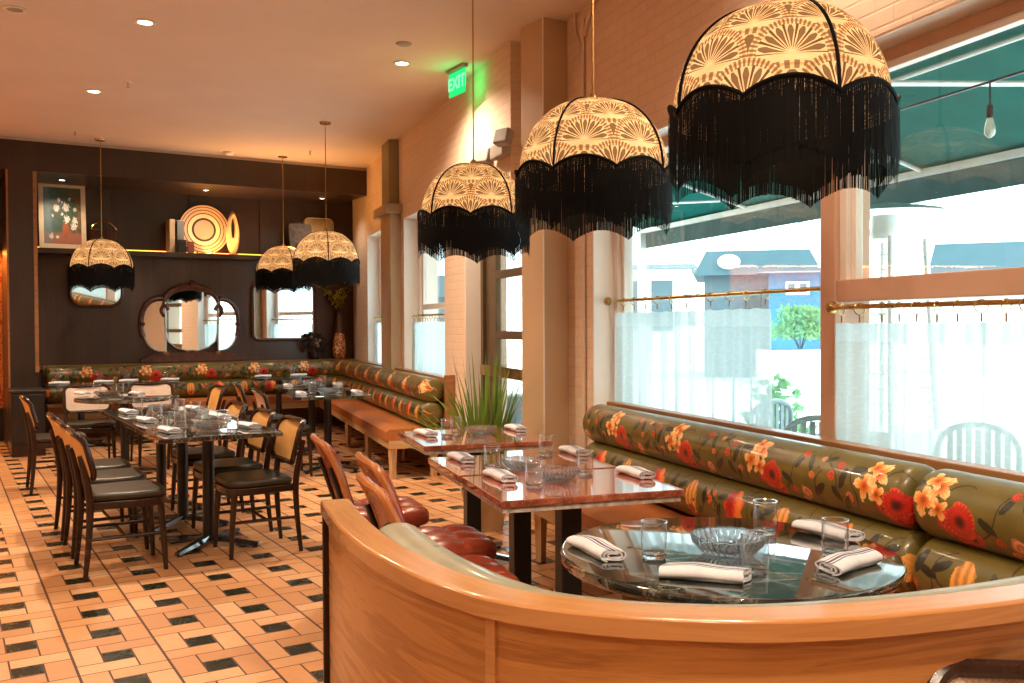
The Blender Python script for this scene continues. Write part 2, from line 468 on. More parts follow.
UP = [('branch', 0.45, 0.42, 0.10, 75), ('branch', 0.66, 0.36, 0.09, 100), ('leaf', 0.40, 0.30, 0.04, 110, (0.02, 0.026, 0.01)), ('leaf', 0.47, 0.40, 0.045, 40, (0.03, 0.018, 0.012)), ('leaf', 0.57, 0.40, 0.04, -50, (0.018, 0.024, 0.01)), ('leaf', 0.67, 0.29, 0.04, 10, (0.02, 0.022, 0.01)), ('rose', 0.565, 0.29, 0.02, (0.5, 0.03, 0.015)), ('rose', 0.64, 0.40, 0.022, (0.62, 0.2, 0.08)), ('rose', 0.31, 0.43, 0.02, (0.55, 0.06, 0.03)),
      ('branch', 0.30, 0.345, 0.13, 50), ('branch', 0.52, 0.30, 0.12, -65), ('branch', 0.10, 0.30, 0.10, 20),
      ('leaf', 0.33, 0.31, 0.035, 60, (0.02, 0.03, 0.012)), ('leaf', 0.60, 0.335, 0.045, 80, (0.018, 0.022, 0.01)), ('leaf', 0.27, 0.385, 0.04, -30, (0.025, 0.03, 0.012)),
      ('leaf', 0.50, 0.27, 0.035, 30, (0.03, 0.02, 0.012)), ('leaf', 0.62, 0.43, 0.04, 60, (0.04, 0.045, 0.015)),
      ('rose', 0.38, 0.43, 0.032, (0.80, 0.34, 0.16)), ('rose', 0.345, 0.27, 0.02, (0.55, 0.05, 0.02)), ('rose', 0.42, 0.35, 0.018, (0.60, 0.16, 0.05)),
      ('rose', 0.53, 0.335, 0.022, (0.55, 0.07, 0.02)), ('rose', 0.46, 0.275, 0.016, (0.65, 0.22, 0.08)), ('rose', 0.35, 0.47, 0.02, (0.72, 0.30, 0.14)),
      ('rose', 0.165, 0.455, 0.045, (0.52, 0.02, 0.015)), ('rose', 0.10, 0.405, 0.035, (0.62, 0.05, 0.02)),
      ('poppy', 0.205, 0.445, 0.042), ('poppy', 0.125, 0.425, 0.034), ('poppy', 0.165, 0.390, 0.068), ('lily', 0.075, 0.365, 0.045, 2.0), ('lily', 0.01, 0.345, 0.058, 0.3), ('lily', 0.062, 0.290, 0.060, 1.2), ('lily', 0.035, 0.268, 0.045, 2.4)]
LOW = [('branch', 0.30, 0.34, 0.10, 80), ('branch', 0.47, 0.40, 0.08, 120), ('leaf', 0.45, 0.33, 0.045, 30, (0.012, 0.016, 0.01)), ('leaf', 0.66, 0.35, 0.045, 100, (0.014, 0.018, 0.01)), ('leaf', 0.08, 0.40, 0.04, 70, (0.016, 0.02, 0.01)), ('rose', 0.34, 0.41, 0.018, (0.7, 0.12, 0.03)), ('rose', 0.44, 0.42, 0.018, (0.55, 0.04, 0.02)),
       ('branch', 0.42, 0.37, 0.12, 60), ('branch', 0.05, 0.36, 0.12, -60), ('branch', 0.66, 0.40, 0.1, 30),
       ('leaf', 0.36, 0.33, 0.05, 75, (0.014, 0.018, 0.01)), ('leaf', 0.40, 0.36, 0.04, -20, (0.012, 0.014, 0.01)), ('leaf', 0.62, 0.43, 0.035, 50, (0.035, 0.04, 0.014)),
       ('leaf', 0.10, 0.33, 0.04, 20, (0.05, 0.03, 0.015)), ('leaf', 0.29, 0.42, 0.03, 120, (0.03, 0.02, 0.01)),
       ('rose', 0.0, 0.36, 0.022, (0.75, 0.10, 0.02)), ('rose', 0.03, 0.325, 0.016, (0.80, 0.16, 0.03)), ('rose', 0.045, 0.385, 0.014, (0.7, 0.06, 0.02)), ('rose', 0.69, 0.33, 0.015, (0.8, 0.2, 0.05)),
       ('bud', 0.545, 0.38, 0.082, 0, (0.88, 0.38, 0.08)), ('rose', 0.545, 0.43, 0.025, (0.5, 0.03, 0.015)),
       ('tulip', 0.20, 0.365, 0.088, 4)]
def shade_mat(name='art_deco_shade'):
    m, nt, out = mat(name)
    u, v, _ = sep(nt, coords(nt, 'UV'))
    x = u * 8.0; y = v / 0.26
    row = (y / 0.5).floor()
    def fan(rw):
        off = rw.mod(2.0) * 0.5
        cx = (x - off + 0.5).floor() + off
        dx = x - cx; dy = y - rw * 0.5
        return (dx * dx + dy * dy).sqrt(), M(nt, 'ARCTAN2', dy, dx)
    ra, ta = fan(row); rb, tb = fan(row - 1)
    useA = ra < 0.5
    r = useA * ra + (1 - useA) * (rb - 0.42)
    t = useA * ta + (1 - useA) * tb
    pet = ((t * (7 / PI)).fract() - 0.5).abs()
    leaf = (pet > 0.40) * (r > 0.05) * (r < 0.41)
    core = (pet < (0.05 + 0.33 * (r / 0.40) * ((1.0 - r / 0.40) * 4).max(0.0).min(1.0))) * (r < 0.39) * (r > 0.08)
    band = (r > 0.44) * (r < 0.475)
    dots = (((t * (26 / PI)).fract() - 0.5).abs() < 0.28) * (r > 0.40) * (r < 0.5)
    ink = (leaf + core * 0.9 + dots * 0.8).min(1.0)
    nz = noise(nt, coords(nt, 'UV'), 30, 3)
    base = ramp(nt, nz, [(0.3, (0.76, 0.53, 0.31)), (0.7, (0.86, 0.67, 0.43))])
    base = mixc(nt, band * 0.6, base, (0.62, 0.26, 0.09))
    col = mixc(nt, ink * 0.95, base, (0.11, 0.055, 0.022))
    d = nt.nodes.new('ShaderNodeBsdfDiffuse'); plug(nt, d.inputs[0], col)
    tr = nt.nodes.new('ShaderNodeBsdfTranslucent'); plug(nt, tr.inputs[0], col)
    ms = nt.nodes.new('ShaderNodeMixShader'); ms.inputs[0].default_value = 0.62
    nt.links.new(d.outputs[0], ms.inputs[1]); nt.links.new(tr.outputs[0], ms.inputs[2]); nt.links.new(ms.outputs[0], out.inputs[0])
    return m
def thin_glass(name, tint=(0.97, 1, 1), base=0.06, grow=0.55, rough=0.0, body=0.0, bodycol=(0.9, 0.95, 0.95), bmp=0.0, bscale=60):
    m, nt, out = mat(name)
    t = nt.nodes.new('ShaderNodeBsdfTransparent'); t.inputs[0].default_value = (*tint, 1)
    g = nt.nodes.new('ShaderNodeBsdfGlossy'); g.inputs[0].default_value = (1, 1, 1, 1); g.inputs['Roughness'].default_value = rough
    if bmp:
        nt.links.new(bump(nt, noise(nt, coords(nt, 'Object'), bscale, 2), bmp, 0.004), g.inputs['Normal'])
    lw = nt.nodes.new('ShaderNodeLayerWeight'); lw.inputs[0].default_value = 0.5
    f = base + E(nt, lw.outputs['Facing']) ** 3.0 * grow
    ms = nt.nodes.new('ShaderNodeMixShader'); plug(nt, ms.inputs[0], f)
    nt.links.new(t.outputs[0], ms.inputs[1]); nt.links.new(g.outputs[0], ms.inputs[2])
    last = ms
    if body:
        d = nt.nodes.new('ShaderNodeBsdfDiffuse'); d.inputs[0].default_value = (*bodycol, 1)
        ms2 = nt.nodes.new('ShaderNodeMixShader'); ms2.inputs[0].default_value = body
        nt.links.new(ms.outputs[0], ms2.inputs[1]); nt.links.new(d.outputs[0], ms2.inputs[2]); last = ms2
    nt.links.new(last.outputs[0], out.inputs[0])
    return m
MIXT = 0.22
def solid_glass(name, color, rough=0.0, ior=1.45):
    m, nt, out = mat(name)
    g = nt.nodes.new('ShaderNodeBsdfGlass'); g.inputs['Color'].default_value = (*color, 1); g.inputs['Roughness'].default_value = rough; g.inputs['IOR'].default_value = ior
    t = nt.nodes.new('ShaderNodeBsdfTransparent'); t.inputs[0].default_value = (*color, 1)
    ms = nt.nodes.new('ShaderNodeMixShader'); ms.inputs[0].default_value = MIXT
    nt.links.new(g.outputs[0], ms.inputs[1]); nt.links.new(t.outputs[0], ms.inputs[2]); nt.links.new(ms.outputs[0], out.inputs[0])
    return m
def sheer_mat():
    m, nt, out = mat('sheer_lace')
    uv = coords(nt, 'UV'); u, v, _ = sep(nt, uv)
    c = (0.58, 0.72, 0.76)
    t = nt.nodes.new('ShaderNodeBsdfTransparent'); t.inputs[0].default_value = (1, 1, 1, 1)
    d = nt.nodes.new('ShaderNodeBsdfDiffuse'); d.inputs[0].default_value = (*c, 1)
    tl = nt.nodes.new('ShaderNodeBsdfTranslucent'); tl.inputs[0].default_value = (*c, 1)
    a = nt.nodes.new('ShaderNodeMixShader'); a.inputs[0].default_value = 0.55
    nt.links.new(d.outputs[0], a.inputs[1]); nt.links.new(tl.outputs[0], a.inputs[2])
    lace = noise(nt, uv, 38, 3).sstep(0.5, 0.62)
    hem = (v < 0.06) + (v > 0.86)
    lw = nt.nodes.new('ShaderNodeLayerWeight'); lw.inputs[0].default_value = 0.5
    op = 0.72 + lace * 0.06 + hem.min(1.0) * 0.12 + E(nt, lw.outputs['Facing']) * 0.25
    b = nt.nodes.new('ShaderNodeMixShader'); plug(nt, b.inputs[0], op)
    nt.links.new(t.outputs[0], b.inputs[1]); nt.links.new(a.outputs[0], b.inputs[2]); nt.links.new(b.outputs[0], out.inputs[0])
    return m
def napkin_mat():
    m, nt, out = mat('striped_linen')
    u, v, _ = sep(nt, coords(nt, 'UV'))
    q = v.mod(0.60)
    def s(c, w): return ((q - c).abs() < w)
    st = (s(0.066, 0.0022) + s(0.077, 0.0042) + s(0.089, 0.0018) + s(0.128, 0.0016)).min(1.0)
    base = ramp(nt, noise(nt, coords(nt, 'Object'), 30, 3), [(0.3, (0.66, 0.68, 0.74)), (0.7, (0.80, 0.81, 0.86))])
    c = mixc(nt, st * 0.92, base, (0.05, 0.055, 0.12))
    pbr(nt, out, c, 0.85, 0, bump(nt, noise(nt, coords(nt, 'Object'), 300, 2), 0.2, 0.001), 0.2)
    return m
def cane_mat(name, c1, c2):
    m, nt, out = mat(name)
    u, v, _ = sep(nt, coords(nt, 'UV'))
    a = (u * 520).sin(); b = (v * 520).sin()
    k = ((a * b) > 0.25)
    n = noise(nt, coords(nt, 'UV'), 12, 3)
    base = ramp(nt, n, [(0.3, c1), (0.7, c2)])
    c = mixc(nt, k * 0.45, base, tuple(q * 0.45 for q in c1))
    pbr(nt, out, c, 0.5, 0, bump(nt, a * b, 0.25, 0.002), 0.4)
    return m
def leather_mat(name, color, rough=0.28, var=0.25, scale=4.0, bmp=0.15):
    m, nt, out = mat(name)
    o = coords(nt, 'Object')
    f = noise(nt, o, scale, 5, 0.6)
    c = ramp(nt, f, [(0.25, tuple(q * (1 - var) for q in color)), (0.75, tuple(min(1, q * (1 + var)) for q in color))])
    vo = nt.nodes.new('ShaderNodeTexVoronoi'); nt.links.new(o, vo.inputs['Vector']); vo.inputs['Scale'].default_value = 260
    pbr(nt, out, c, rough + f * 0.12, 0, bump(nt, E(nt, vo.outputs['Distance']) + f, bmp, 0.0012), 0.5)
    return m
def panel_mat(name, dark, light, rough=0.35):
    """tall veneer panels: vertical grain, wide seams in the veneer come from the boards themselves"""
    m, nt, out = mat(name)
    vec = mapping(nt, coords(nt, 'Object'), (5.5, 5.5, 0.5))
    a = noise(nt, vec, 1.2, 5, 0.6, 0.8)
    f2 = noise(nt, mapping(nt, coords(nt, 'Object'), (60, 60, 1.5)), 1.0, 3)
    pbr(nt, out, ramp(nt, a * 0.7 + f2 * 0.3, [(0.3, dark), (0.7, light)]), rough, 0, bump(nt, f2, 0.05, 0.002), 0.5, 0.1)
    return m
def wallpaper_mat():
    m, nt, out = mat('red_gold_wallpaper')
    o = coords(nt, 'Object')
    a = noise(nt, o, 16, 5, 0.7, 2.0)
    c = ramp(nt, a, [(0.36, (0.22, 0.02, 0.01)), (0.47, (0.55, 0.08, 0.02)), (0.52, (0.75, 0.36, 0.10)), (0.62, (0.60, 0.14, 0.03))])
    pbr(nt, out, c, 0.5); return m
def painting_mat():
    m, nt, out = mat('flower_still_life_paint')
    uv = coords(nt, 'UV'); u, v, _ = sep(nt, uv)
    n = noise(nt, uv, 5, 5, 0.6, 1.0)
    n2 = noise(nt, uv, 13, 5, 0.7, 1.5)
    col = ramp(nt, n * 0.55 + n2 * 0.5 + (u - 0.5) * 0.28, [(0.25, (0.10, 0.24, 0.26)), (0.42, (0.04, 0.11, 0.10)), (0.58, (0.07, 0.08, 0.05)), (0.74, (0.24, 0.12, 0.05)), (0.9, (0.32, 0.18, 0.08))])
    col = mixc(nt, (0.26 - v + (n - 0.5) * 0.2).sstep(0.0, 0.1), col, (0.34, 0.13, 0.08))
    col = mixc(nt, (0.3 - u - v * 0.1 + (n - 0.5) * 0.3).sstep(0, 0.1) * 0.6, col, (0.16, 0.22, 0.24))
    def ell(cx, cy, rx, ry, c, col, wob=0.5):
        d = (((u - cx) / rx) ** 2.0 + ((v - cy) / ry) ** 2.0).sqrt()
        return mixc(nt, (1.0 + (noise(nt, uv, 26, 3) - 0.5) * wob - d).sstep(0.0, 0.25), col, c)
    col = ell(0.55, 0.62, 0.36, 0.30, (0.035, 0.075, 0.045), col, 1.4)
    col = ell(0.58, 0.25, 0.10, 0.17, (0.36, 0.10, 0.035), col)
    for cx, cy, r in ((0.34, 0.63, 0.085), (0.60, 0.66, 0.09), (0.62, 0.44, 0.085), (0.83, 0.42, 0.08), (0.80, 0.32, 0.09), (0.42, 0.78, 0.045), (0.84, 0.62, 0.05), (0.5, 0.53, 0.04), (0.24, 0.5, 0.03), (0.7, 0.8, 0.035), (0.5, 0.74, 0.03), (0.2, 0.14, 0.06), (0.36, 0.12, 0.04)):
        col = ell(cx, cy, r, r * 0.85, mixc(nt, n2.sstep(0.4, 0.6), (0.45, 0.42, 0.36), (0.86, 0.82, 0.72)), col, 2.2)
    pbr(nt, out, col, 0.4); return m
def plate_mat():
    m, nt, out = mat('ringed_glaze')
    x, y, z = sep(nt, coords(nt, 'Object'))
    r = (x * x + z * z).sqrt() / 0.335
    def ring(c, w): return ((r - c).abs() < w)
    k = (ring(0.44, 0.045) + ring(0.66, 0.020) + ring(0.80, 0.016) + ring(0.92, 0.016)).min(1.0)
    base = mixc(nt, ((r - 0.5).abs() < 0.16), (0.52, 0.36, 0.25), (0.72, 0.55, 0.36))
    base = mixc(nt, (r < 0.44), base, (0.44, 0.29, 0.22))
    pbr(nt, out, mixc(nt, k, base, (0.02, 0.014, 0.012)), 0.4); return m
def mosaic_mat():
    m, nt, out = mat('red_gold_mosaic')
    o = coords(nt, 'Object')
    vo = nt.nodes.new('ShaderNodeTexVoronoi'); nt.links.new(o, vo.inputs['Vector']); vo.inputs['Scale'].default_value = 55
    x = sep(nt, vo.outputs['Color'])[0]
    c = ramp(nt, x, [(0.2, (0.40, 0.05, 0.02)), (0.5, (0.60, 0.20, 0.05)), (0.7, (0.72, 0.40, 0.16)), (0.95, (0.85, 0.70, 0.50))])
    z = sep(nt, o)[2]
    c = mixc(nt, (z > 0.38), c, (0.12, 0.06, 0.04))
    pbr(nt, out, c, 0.15, 0.2); return m
def leaf_mat(name, c1, c2):
    m, nt, out = mat(name)
    col = ramp(nt, noise(nt, coords(nt, 'Object'), 5, 3), [(0.3, c1), (0.7, c2)])
    b = nt.nodes.new('ShaderNodeBsdfDiffuse'); plug(nt, b.inputs[0], col)
    t = nt.nodes.new('ShaderNodeBsdfTranslucent'); plug(nt, t.inputs[0], col)
    ms = nt.nodes.new('ShaderNodeMixShader'); ms.inputs[0].default_value = 0.4
    nt.links.new(b.outputs[0], ms.inputs[1]); nt.links.new(t.outputs[0], ms.inputs[2]); nt.links.new(ms.outputs[0], out.inputs[0])
    return m
def awning_mat():
    m, nt, out = mat('teal_canvas')
    col = ramp(nt, noise(nt, coords(nt, 'Object'), 3, 3), [(0.3, (0.020, 0.15, 0.14)), (0.7, (0.030, 0.19, 0.175))])
    b = nt.nodes.new('ShaderNodeBsdfDiffuse'); plug(nt, b.inputs[0], col)
    t = nt.nodes.new('ShaderNodeBsdfTranslucent'); plug(nt, t.inputs[0], col)
    ms = nt.nodes.new('ShaderNodeMixShader'); ms.inputs[0].default_value = 0.4
    nt.links.new(b.outputs[0], ms.inputs[1]); nt.links.new(t.outputs[0], ms.inputs[2]); nt.links.new(ms.outputs[0], out.inputs[0])
    return m

m_floor = floor_mat()
m_ceil = simple('ceiling_paint', (0.74, 0.63, 0.56), 0.8, var=0.03, scale=2)
m_brick = brick_mat('painted_brick', (0.78, 0.60, 0.46), 0.32)
m_plaster = simple('cream_plaster', (0.70, 0.56, 0.43), 0.7, var=0.03, scale=3)
m_column = simple('beige_column_paint', (0.56, 0.41, 0.26), 0.45, var=0.03, scale=2)
m_olive = simple('olive_paint', (0.26, 0.20, 0.10), 0.5, var=0.05)
m_white = simple('white_trim_paint', (0.84, 0.80, 0.75), 0.45, var=0.02)
m_frame = simple('pinkish_window_frame', (0.62, 0.40, 0.29), 0.4, var=0.03)
m_panel = panel_mat('dark_veneer', (0.017, 0.0075, 0.0045), (0.038, 0.017, 0.0095), 0.36)
m_panel2 = panel_mat('brown_veneer', (0.055, 0.024, 0.013), (0.098, 0.047, 0.027), 0.38)
m_dark = panel_mat('near_black_wood', (0.008, 0.006, 0.005), (0.016, 0.011, 0.009), 0.40)
m_trimw = wood_mat('rail_wood', (0.20, 0.085, 0.030), (0.36, 0.17, 0.065), 1.0, 0.32)
m_oak = wood_mat('golden_oak', (0.26, 0.095, 0.022), (0.56, 0.265, 0.080), 1.0, 0.26, stretch=16)
m_oak_cap = wood_mat('oak_cap', (0.42, 0.185, 0.058), (0.56, 0.28, 0.105), 0.8, 0.20, stretch=18, coat=0.5)
m_legwood = wood_mat('pale_leg_wood', (0.52, 0.30, 0.14), (0.68, 0.44, 0.24), 2.0, 0.45, axis='Z')
m_apron = wood_mat('bench_apron_wood', (0.46, 0.25, 0.11), (0.64, 0.40, 0.20), 1.2, 0.4)
m_chairwood = wood_mat('walnut_chair_wood', (0.014, 0.0055, 0.0035), (0.036, 0.014, 0.008), 2.0, 0.26, axis='Z', spec=0.4)
m_cane = cane_mat('woven_cane', (0.66, 0.34, 0.10), (0.80, 0.45, 0.15))
m_pale_cane = cane_mat('pale_cane', (0.62, 0.47, 0.38), (0.72, 0.58, 0.48))
m_seat = leather_mat('olive_black_leather', (0.026, 0.019, 0.008), 0.30, 0.2)
m_tan = leather_mat('cognac_leather', (0.42, 0.135, 0.038), 0.30, 0.18, 3.0)
m_red = leather_mat('oxblood_leather', (0.27, 0.045, 0.020), 0.20, 0.3, 6.0)
m_redwood = wood_mat('orange_chair_wood', (0.36, 0.11, 0.03), (0.52, 0.20, 0.06), 2.0, 0.25, axis='Z')
m_blackmetal = simple('black_steel', (0.007, 0.007, 0.008), 0.38, 0.0, var=0.2)
m_basemetal = simple('cast_iron', (0.016, 0.018, 0.020), 0.16, 0.0, spec=0.8, coat=0.8, var=0.2)
m_salmon = marble_mat('salmon_terrazzo', (0.33, 0.080, 0.042), (0.66, 0.36, 0.24), 9.0, 0.07, (0.55, 0.26, 0.17), 0.5)
m_edge = simple('worn_pale_edge', (0.50, 0.44, 0.38), 0.5, var=0.4, scale=40)
m_marble = marble_mat('dark_green_marble', (0.018, 0.024, 0.020), (0.34, 0.34, 0.29), 5.5, 0.05, None, 0.7)
m_floralU = floral_mat('floral_upholstery', OLIVE, UP)
m_floralL = floral_mat('floral_upholstery_lower', OLIVE, LOW)
m_shade = shade_mat()
m_fringe = simple('black_silk_fringe', (0.0035, 0.003, 0.003), 0.7, var=0.3, spec=0.08)
m_brass = simple('brass', (0.52, 0.36, 0.14), 0.25, 1.0, var=0.15)
m_bronze = simple('bronze_door_frame', (0.13, 0.085, 0.045), 0.35, 0.5, var=0.1)
m_pane = thin_glass('window_glass', (0.96, 1.0, 1.0), 0.03, 0.5)
m_tumbler = thin_glass('tumbler_glass', (0.98, 0.995, 1.0), 0.045, 0.9)
m_rim = thin_glass('tumbler_rim', (0.95, 0.98, 1.0), 0.5, 0.5)
m_crystal = solid_glass('cut_crystal', (0.96, 0.985, 1.0), 0.02, 1.52)
m_sheer = sheer_mat()
m_napkin = napkin_mat()
m_mirror = simple('mirror_silver', (0.90, 0.93, 0.92), 0.015, 1.0, var=0.0)
m_bulb = emis('lit_bulb', (1.0, 0.72, 0.38), 12)
m_lens = emis('downlight_lens', (1.0, 0.78, 0.48), 14)
m_led = emis('warm_led_strip', (1.0, 0.33, 0.04), 5)
m_exit = emis('exit_green', (0.02, 0.80, 0.18), 1.0)
m_exit2 = emis('exit_letter_green', (0.25, 1.0, 0.45), 1.0)
m_grey = simple('grey_plastic', (0.34, 0.30, 0.27), 0.5)
m_cream = simple('cream_frame_paint', (0.68, 0.54, 0.36), 0.45, var=0.1)
m_carved = simple('carved_mahogany', (0.10, 0.034, 0.020), 0.26, var=0.3, scale=20, bmp=0.4)
m_grass = leaf_mat('bright_blade', (0.10, 0.20, 0.03), (0.26, 0.36, 0.07))
m_yleaf = leaf_mat('yellow_green_leaf', (0.40, 0.34, 0.04), (0.66, 0.52, 0.08))
m_petal = simple('cream_petal', (0.62, 0.50, 0.40), 0.7)
m_darkleaf = simple('near_black_leaf', (0.022, 0.020, 0.018), 0.5)
m_shrub = leaf_mat('shrub_leaf', (0.10, 0.26, 0.12), (0.22, 0.42, 0.22))
m_concrete = simple('pale_concrete', (0.72, 0.72, 0.70), 0.8, var=0.05, scale=1.5)
m_awning = awning_mat()
m_alu = simple('pale_aluminium', (0.62, 0.66, 0.66), 0.35, 0.3, var=0.05)
m_house = simple('grey_siding', (0.085, 0.125, 0.145), 0.7, var=0.06, scale=2)
m_blue = simple('blue_siding', (0.02, 0.14, 0.24), 0.7, var=0.06, scale=2)
m_roofm = simple('slate_roof', (0.055, 0.105, 0.125), 0.8, var=0.06, scale=2)
m_stucco = simple('white_stucco', (0.86, 0.87, 0.86), 0.8, var=0.03)
m_tank = leaf_mat('grey_valance', (0.13, 0.19, 0.19), (0.17, 0.23, 0.23))
# ------------------------------------------------------------------ the room
A = FT(-7.0, 1.35); B = FT(3.05, 1.35); Cc = WN(-3.4, 2.9); D = FT(-7.0, -15.2)
poly = [(p.x, p.y) for p in (D, Cc, WN(14.4, 2.9), FT(-7.0, 1.35))]
poly = [(D.x, D.y), (Cc.x, Cc.y), (WN(14.6, 2.9).x, WN(14.6, 2.9).y), (A.x, A.y)]
struct('floor', MB().prism(poly, -0.15, 0.0), m_floor, smooth=0)
struct('ceiling', MB().prism(poly, ZC, ZC + 0.15), m_ceil, smooth=0)
L = ALC()
struct('wall_left', MB().box((-7.2, -15.2, 0), (-7.0, 1.5, ZC), L), m_plaster, smooth=0)
struct('wall_rear', MB().box((-7.2, -15.4, 0), (6.0, -15.2, ZC), L), m_plaster, smooth=0)

def wall_uv(mb):
    # brick coordinates: along the wall and up, in metres
    for i, (x, y, z) in enumerate(mb.v):
        mb.uv[i] = (x * W2.x + y * W2.y + (x * N2.x + y * N2.y), z)
    return mb
Wm = WALLM()
NW = 2.60; NF = 2.36                    # inner faces: by the window, by the far bench
S_WIN0, S_WIN1 = 0.70, 5.79             # big window
Z_SILL, Z_HEAD = 0.82, 2.565
mb = MB()
mb.box((-3.4, NW, 0), (S_WIN0, NW + 0.30, ZC), Wm)
mb.box((S_WIN0, NW, 0), (S_WIN1, NW + 0.30, Z_SILL - 0.02), Wm)
mb.box((S_WIN0, NW, Z_HEAD), (S_WIN1, NW + 0.30, ZC), Wm)
mb.box((S_WIN1, NW, 0), (6.78, NW + 0.30, ZC), Wm)
struct('wall_right', wall_uv(mb), m_brick, smooth=0)
# wall with the door and the two far windows
S_D0, S_D1 = 6.78, 8.06
W2A, W2B = 8.75, 10.56                  # window nearer the door
W1A, W1B = 11.40, 12.86
mb = MB()
mb.box((S_D0, NF, 2.5), (S_D1, NF + 0.4, ZC), Wm)
mb.box((S_D1, NF, 0), (W2A, NF + 0.4, ZC), Wm)
for a, b in ((W2A, W2B), (W1A, W1B)):
    mb.box((a, NF, 0), (b, NF + 0.4, 0.86), Wm); mb.box((a, NF, 2.66), (b, NF + 0.4, ZC), Wm)
mb.box((W2B, NF, 0), (W1A, NF + 0.4, ZC), Wm)
mb.box((W1B, NF, 0), (14.6, NF + 0.4, ZC), Wm)
struct('wall_right.001', wall_uv(mb), m_brick, smooth=0)
# white reveals of the openings
mb = MB()
for a, b, z0, z1, n in ((S_WIN0, S_WIN1, Z_SILL, Z_HEAD, NW), (W2A, W2B, 0.86, 2.66, NF), (W1A, W1B, 0.86, 2.66, NF)):
    d = 0.30 if n == NW else 0.4
    mb.box((b - 0.012, n + 0.002, z0), (b, n + d, z1), Wm); mb.box((a, n + 0.002, z0), (a + 0.012, n + d, z1), Wm)
    mb.box((a + 0.012, n + 0.002, z1 - 0.012), (b - 0.012, n + d, z1), Wm)
    mb.box((a + 0.012, n + 0.002, z0), (b - 0.012, n + d, z0 + 0.012), Wm)
mb.box((S_D1 - 0.012, NF + 0.004, 0), (S_D1, NF + 0.145, 2.5), Wm)
struct('trim_1', mb, m_white, smooth=0)
# column beside the big window
cb = FT(0, 0); c0 = Vector((0.228, 6.62))
def colpt(a, b): p = c0 + V2 * a + U2 * b; return (p.x, p.y)
mb = MB().prism([colpt(0, 0), colpt(0.30, 0), colpt(0.30, 0.30), colpt(0, 0.30)], 0, ZC)
struct('column', mb, m_column, smooth=0, bevel=0.008)
mb = MB(); mb.tube([(*colpt(0.0, 0.0), 0.12), (*colpt(0, 0), ZC - 0.002)], 0.006, 6)
struct('trim_2', mb, m_white)
# pilaster between the far windows
mb = MB(); mb.box((10.68, NF - 0.13, 0), (11.25, NF, 2.72), Wm); mb.box((10.6, NF - 0.2, 2.72), (11.33, NF, 2.83), Wm)
struct('pillar', mb, simple('tan_pillar_paint', (0.42, 0.30, 0.18), 0.45, var=0.03), smooth=0, bevel=0.006)
mb = MB(); mb.box((10.78, NF - 0.12, 2.83), (11.2, NF, ZC), Wm)
struct('pillar.001', mb, m_olive, smooth=0, bevel=0.006)
# baseboards
mb = MB(); mb.box((-3.4, NW - 0.02, 0), (6.5, NW, 0.12), Wm); struct('baseboard_right', mb, m_white, smooth=0)

# ---- alcove of dark panelling
mb = MB(); mb.box((-7.0, 0, 3.22), (2.50, 1.3, 3.56), L); struct('beam', mb, m_panel, smooth=0)
mb = MB(); mb.box((-7.0, 0.03, 3.56), (2.50, 1.3, ZC), L); struct('trim_3', mb, m_plaster, smooth=0)
mb = MB(); mb.box((-1.90, 0, 0), (-1.60, 1.3, 3.22), L); struct('pillar.002', mb, m_panel, smooth=0)
mb = MB(); mb.box((-1.625, -0.012, 0.9), (-1.585, 0.0, 3.215), L); struct('trim_4', mb, m_trimw, smooth=0)
mb = MB(); mb.box((-1.90, -0.010, 0.55), (-1.88, 0.0, 3.22), L); struct('trim_5', mb, m_trimw, smooth=0)
TB = 1.15                               # plane of the panelling
mb = MB(); mb.box((-1.6, TB, 0), (3.0, 1.3, 2.36), L); struct('wall_back', mb, m_panel2, smooth=0)
mb = MB()
seams = [-1.6, -0.62, 0.36, 1.34, 2.32, 3.0]
for a, b in zip(seams[:-1], seams[1:]): mb.box((a + 0.006, TB + 0.0, 2.36), (b - 0.006, 1.3, 3.22), L)
mb.box((-1.6, TB + 0.02, 2.36), (3.0, 1.3, ZC), L)
struct('wall_back.001', mb, m_panel, smooth=0)
# left of the pillar: papered recess under a dark header
mb = MB(); mb.box((-7.0, 1.1, 0.42), (-1.9, 1.3, 2.36), L); struct('wall_back.002', mb, wallpaper_mat(), smooth=0)
mb = MB(); mb.box((-7.0, 0.9, 2.36), (-1.9, 1.3, 3.22), L); struct('wall_back.003', mb, m_panel, smooth=0)
mb = MB(); mb.box((-7.0, 1.07, 0), (-1.9, 1.3, 0.42), L); struct('baseboard_back', mb, m_dark, smooth=0)
mb = MB(); mb.box((-1.90, -0.012, 0), (-1.60, 0.0, 0.14), L); struct('baseboard_left', mb, m_chairwood, smooth=0)
mb = MB(); mb.box((-6.9, 0.95, 2.335), (-1.93, 0.98, 2.355), L)
o = mb.build('light_strip', m_led, smooth=0); tag(o, 'warm LED strip lighting the red wallpaper from above', 'light strip')
ld = bpy.data.lights.new('wallpaper_led', 'AREA'); ld.shape = 'RECTANGLE'; ld.size = 4.9; ld.size_y = 0.02; ld.energy = 60; ld.color = (1.0, 0.50, 0.10)
lo = bpy.data.objects.new('wallpaper_led', ld); COL.objects.link(lo); q = FT(-4.42, 0.965); lo.location = (q.x, q.y, 2.33); lo.rotation_euler = (0, 0, ANG_V)
ld = bpy.data.lights.new('shelf_led', 'AREA'); ld.shape = 'RECTANGLE'; ld.size = 4.2; ld.size_y = 0.02; ld.energy = 26; ld.color = (1.0, 0.42, 0.09)
lo = bpy.data.objects.new('shelf_led', ld); COL.objects.link(lo); q = FT(0.55, TB - 0.05); ld.energy = 70; lo.location = (q.x, q.y, 2.405); lo.rotation_euler = (PI, 0, -ANG_V)
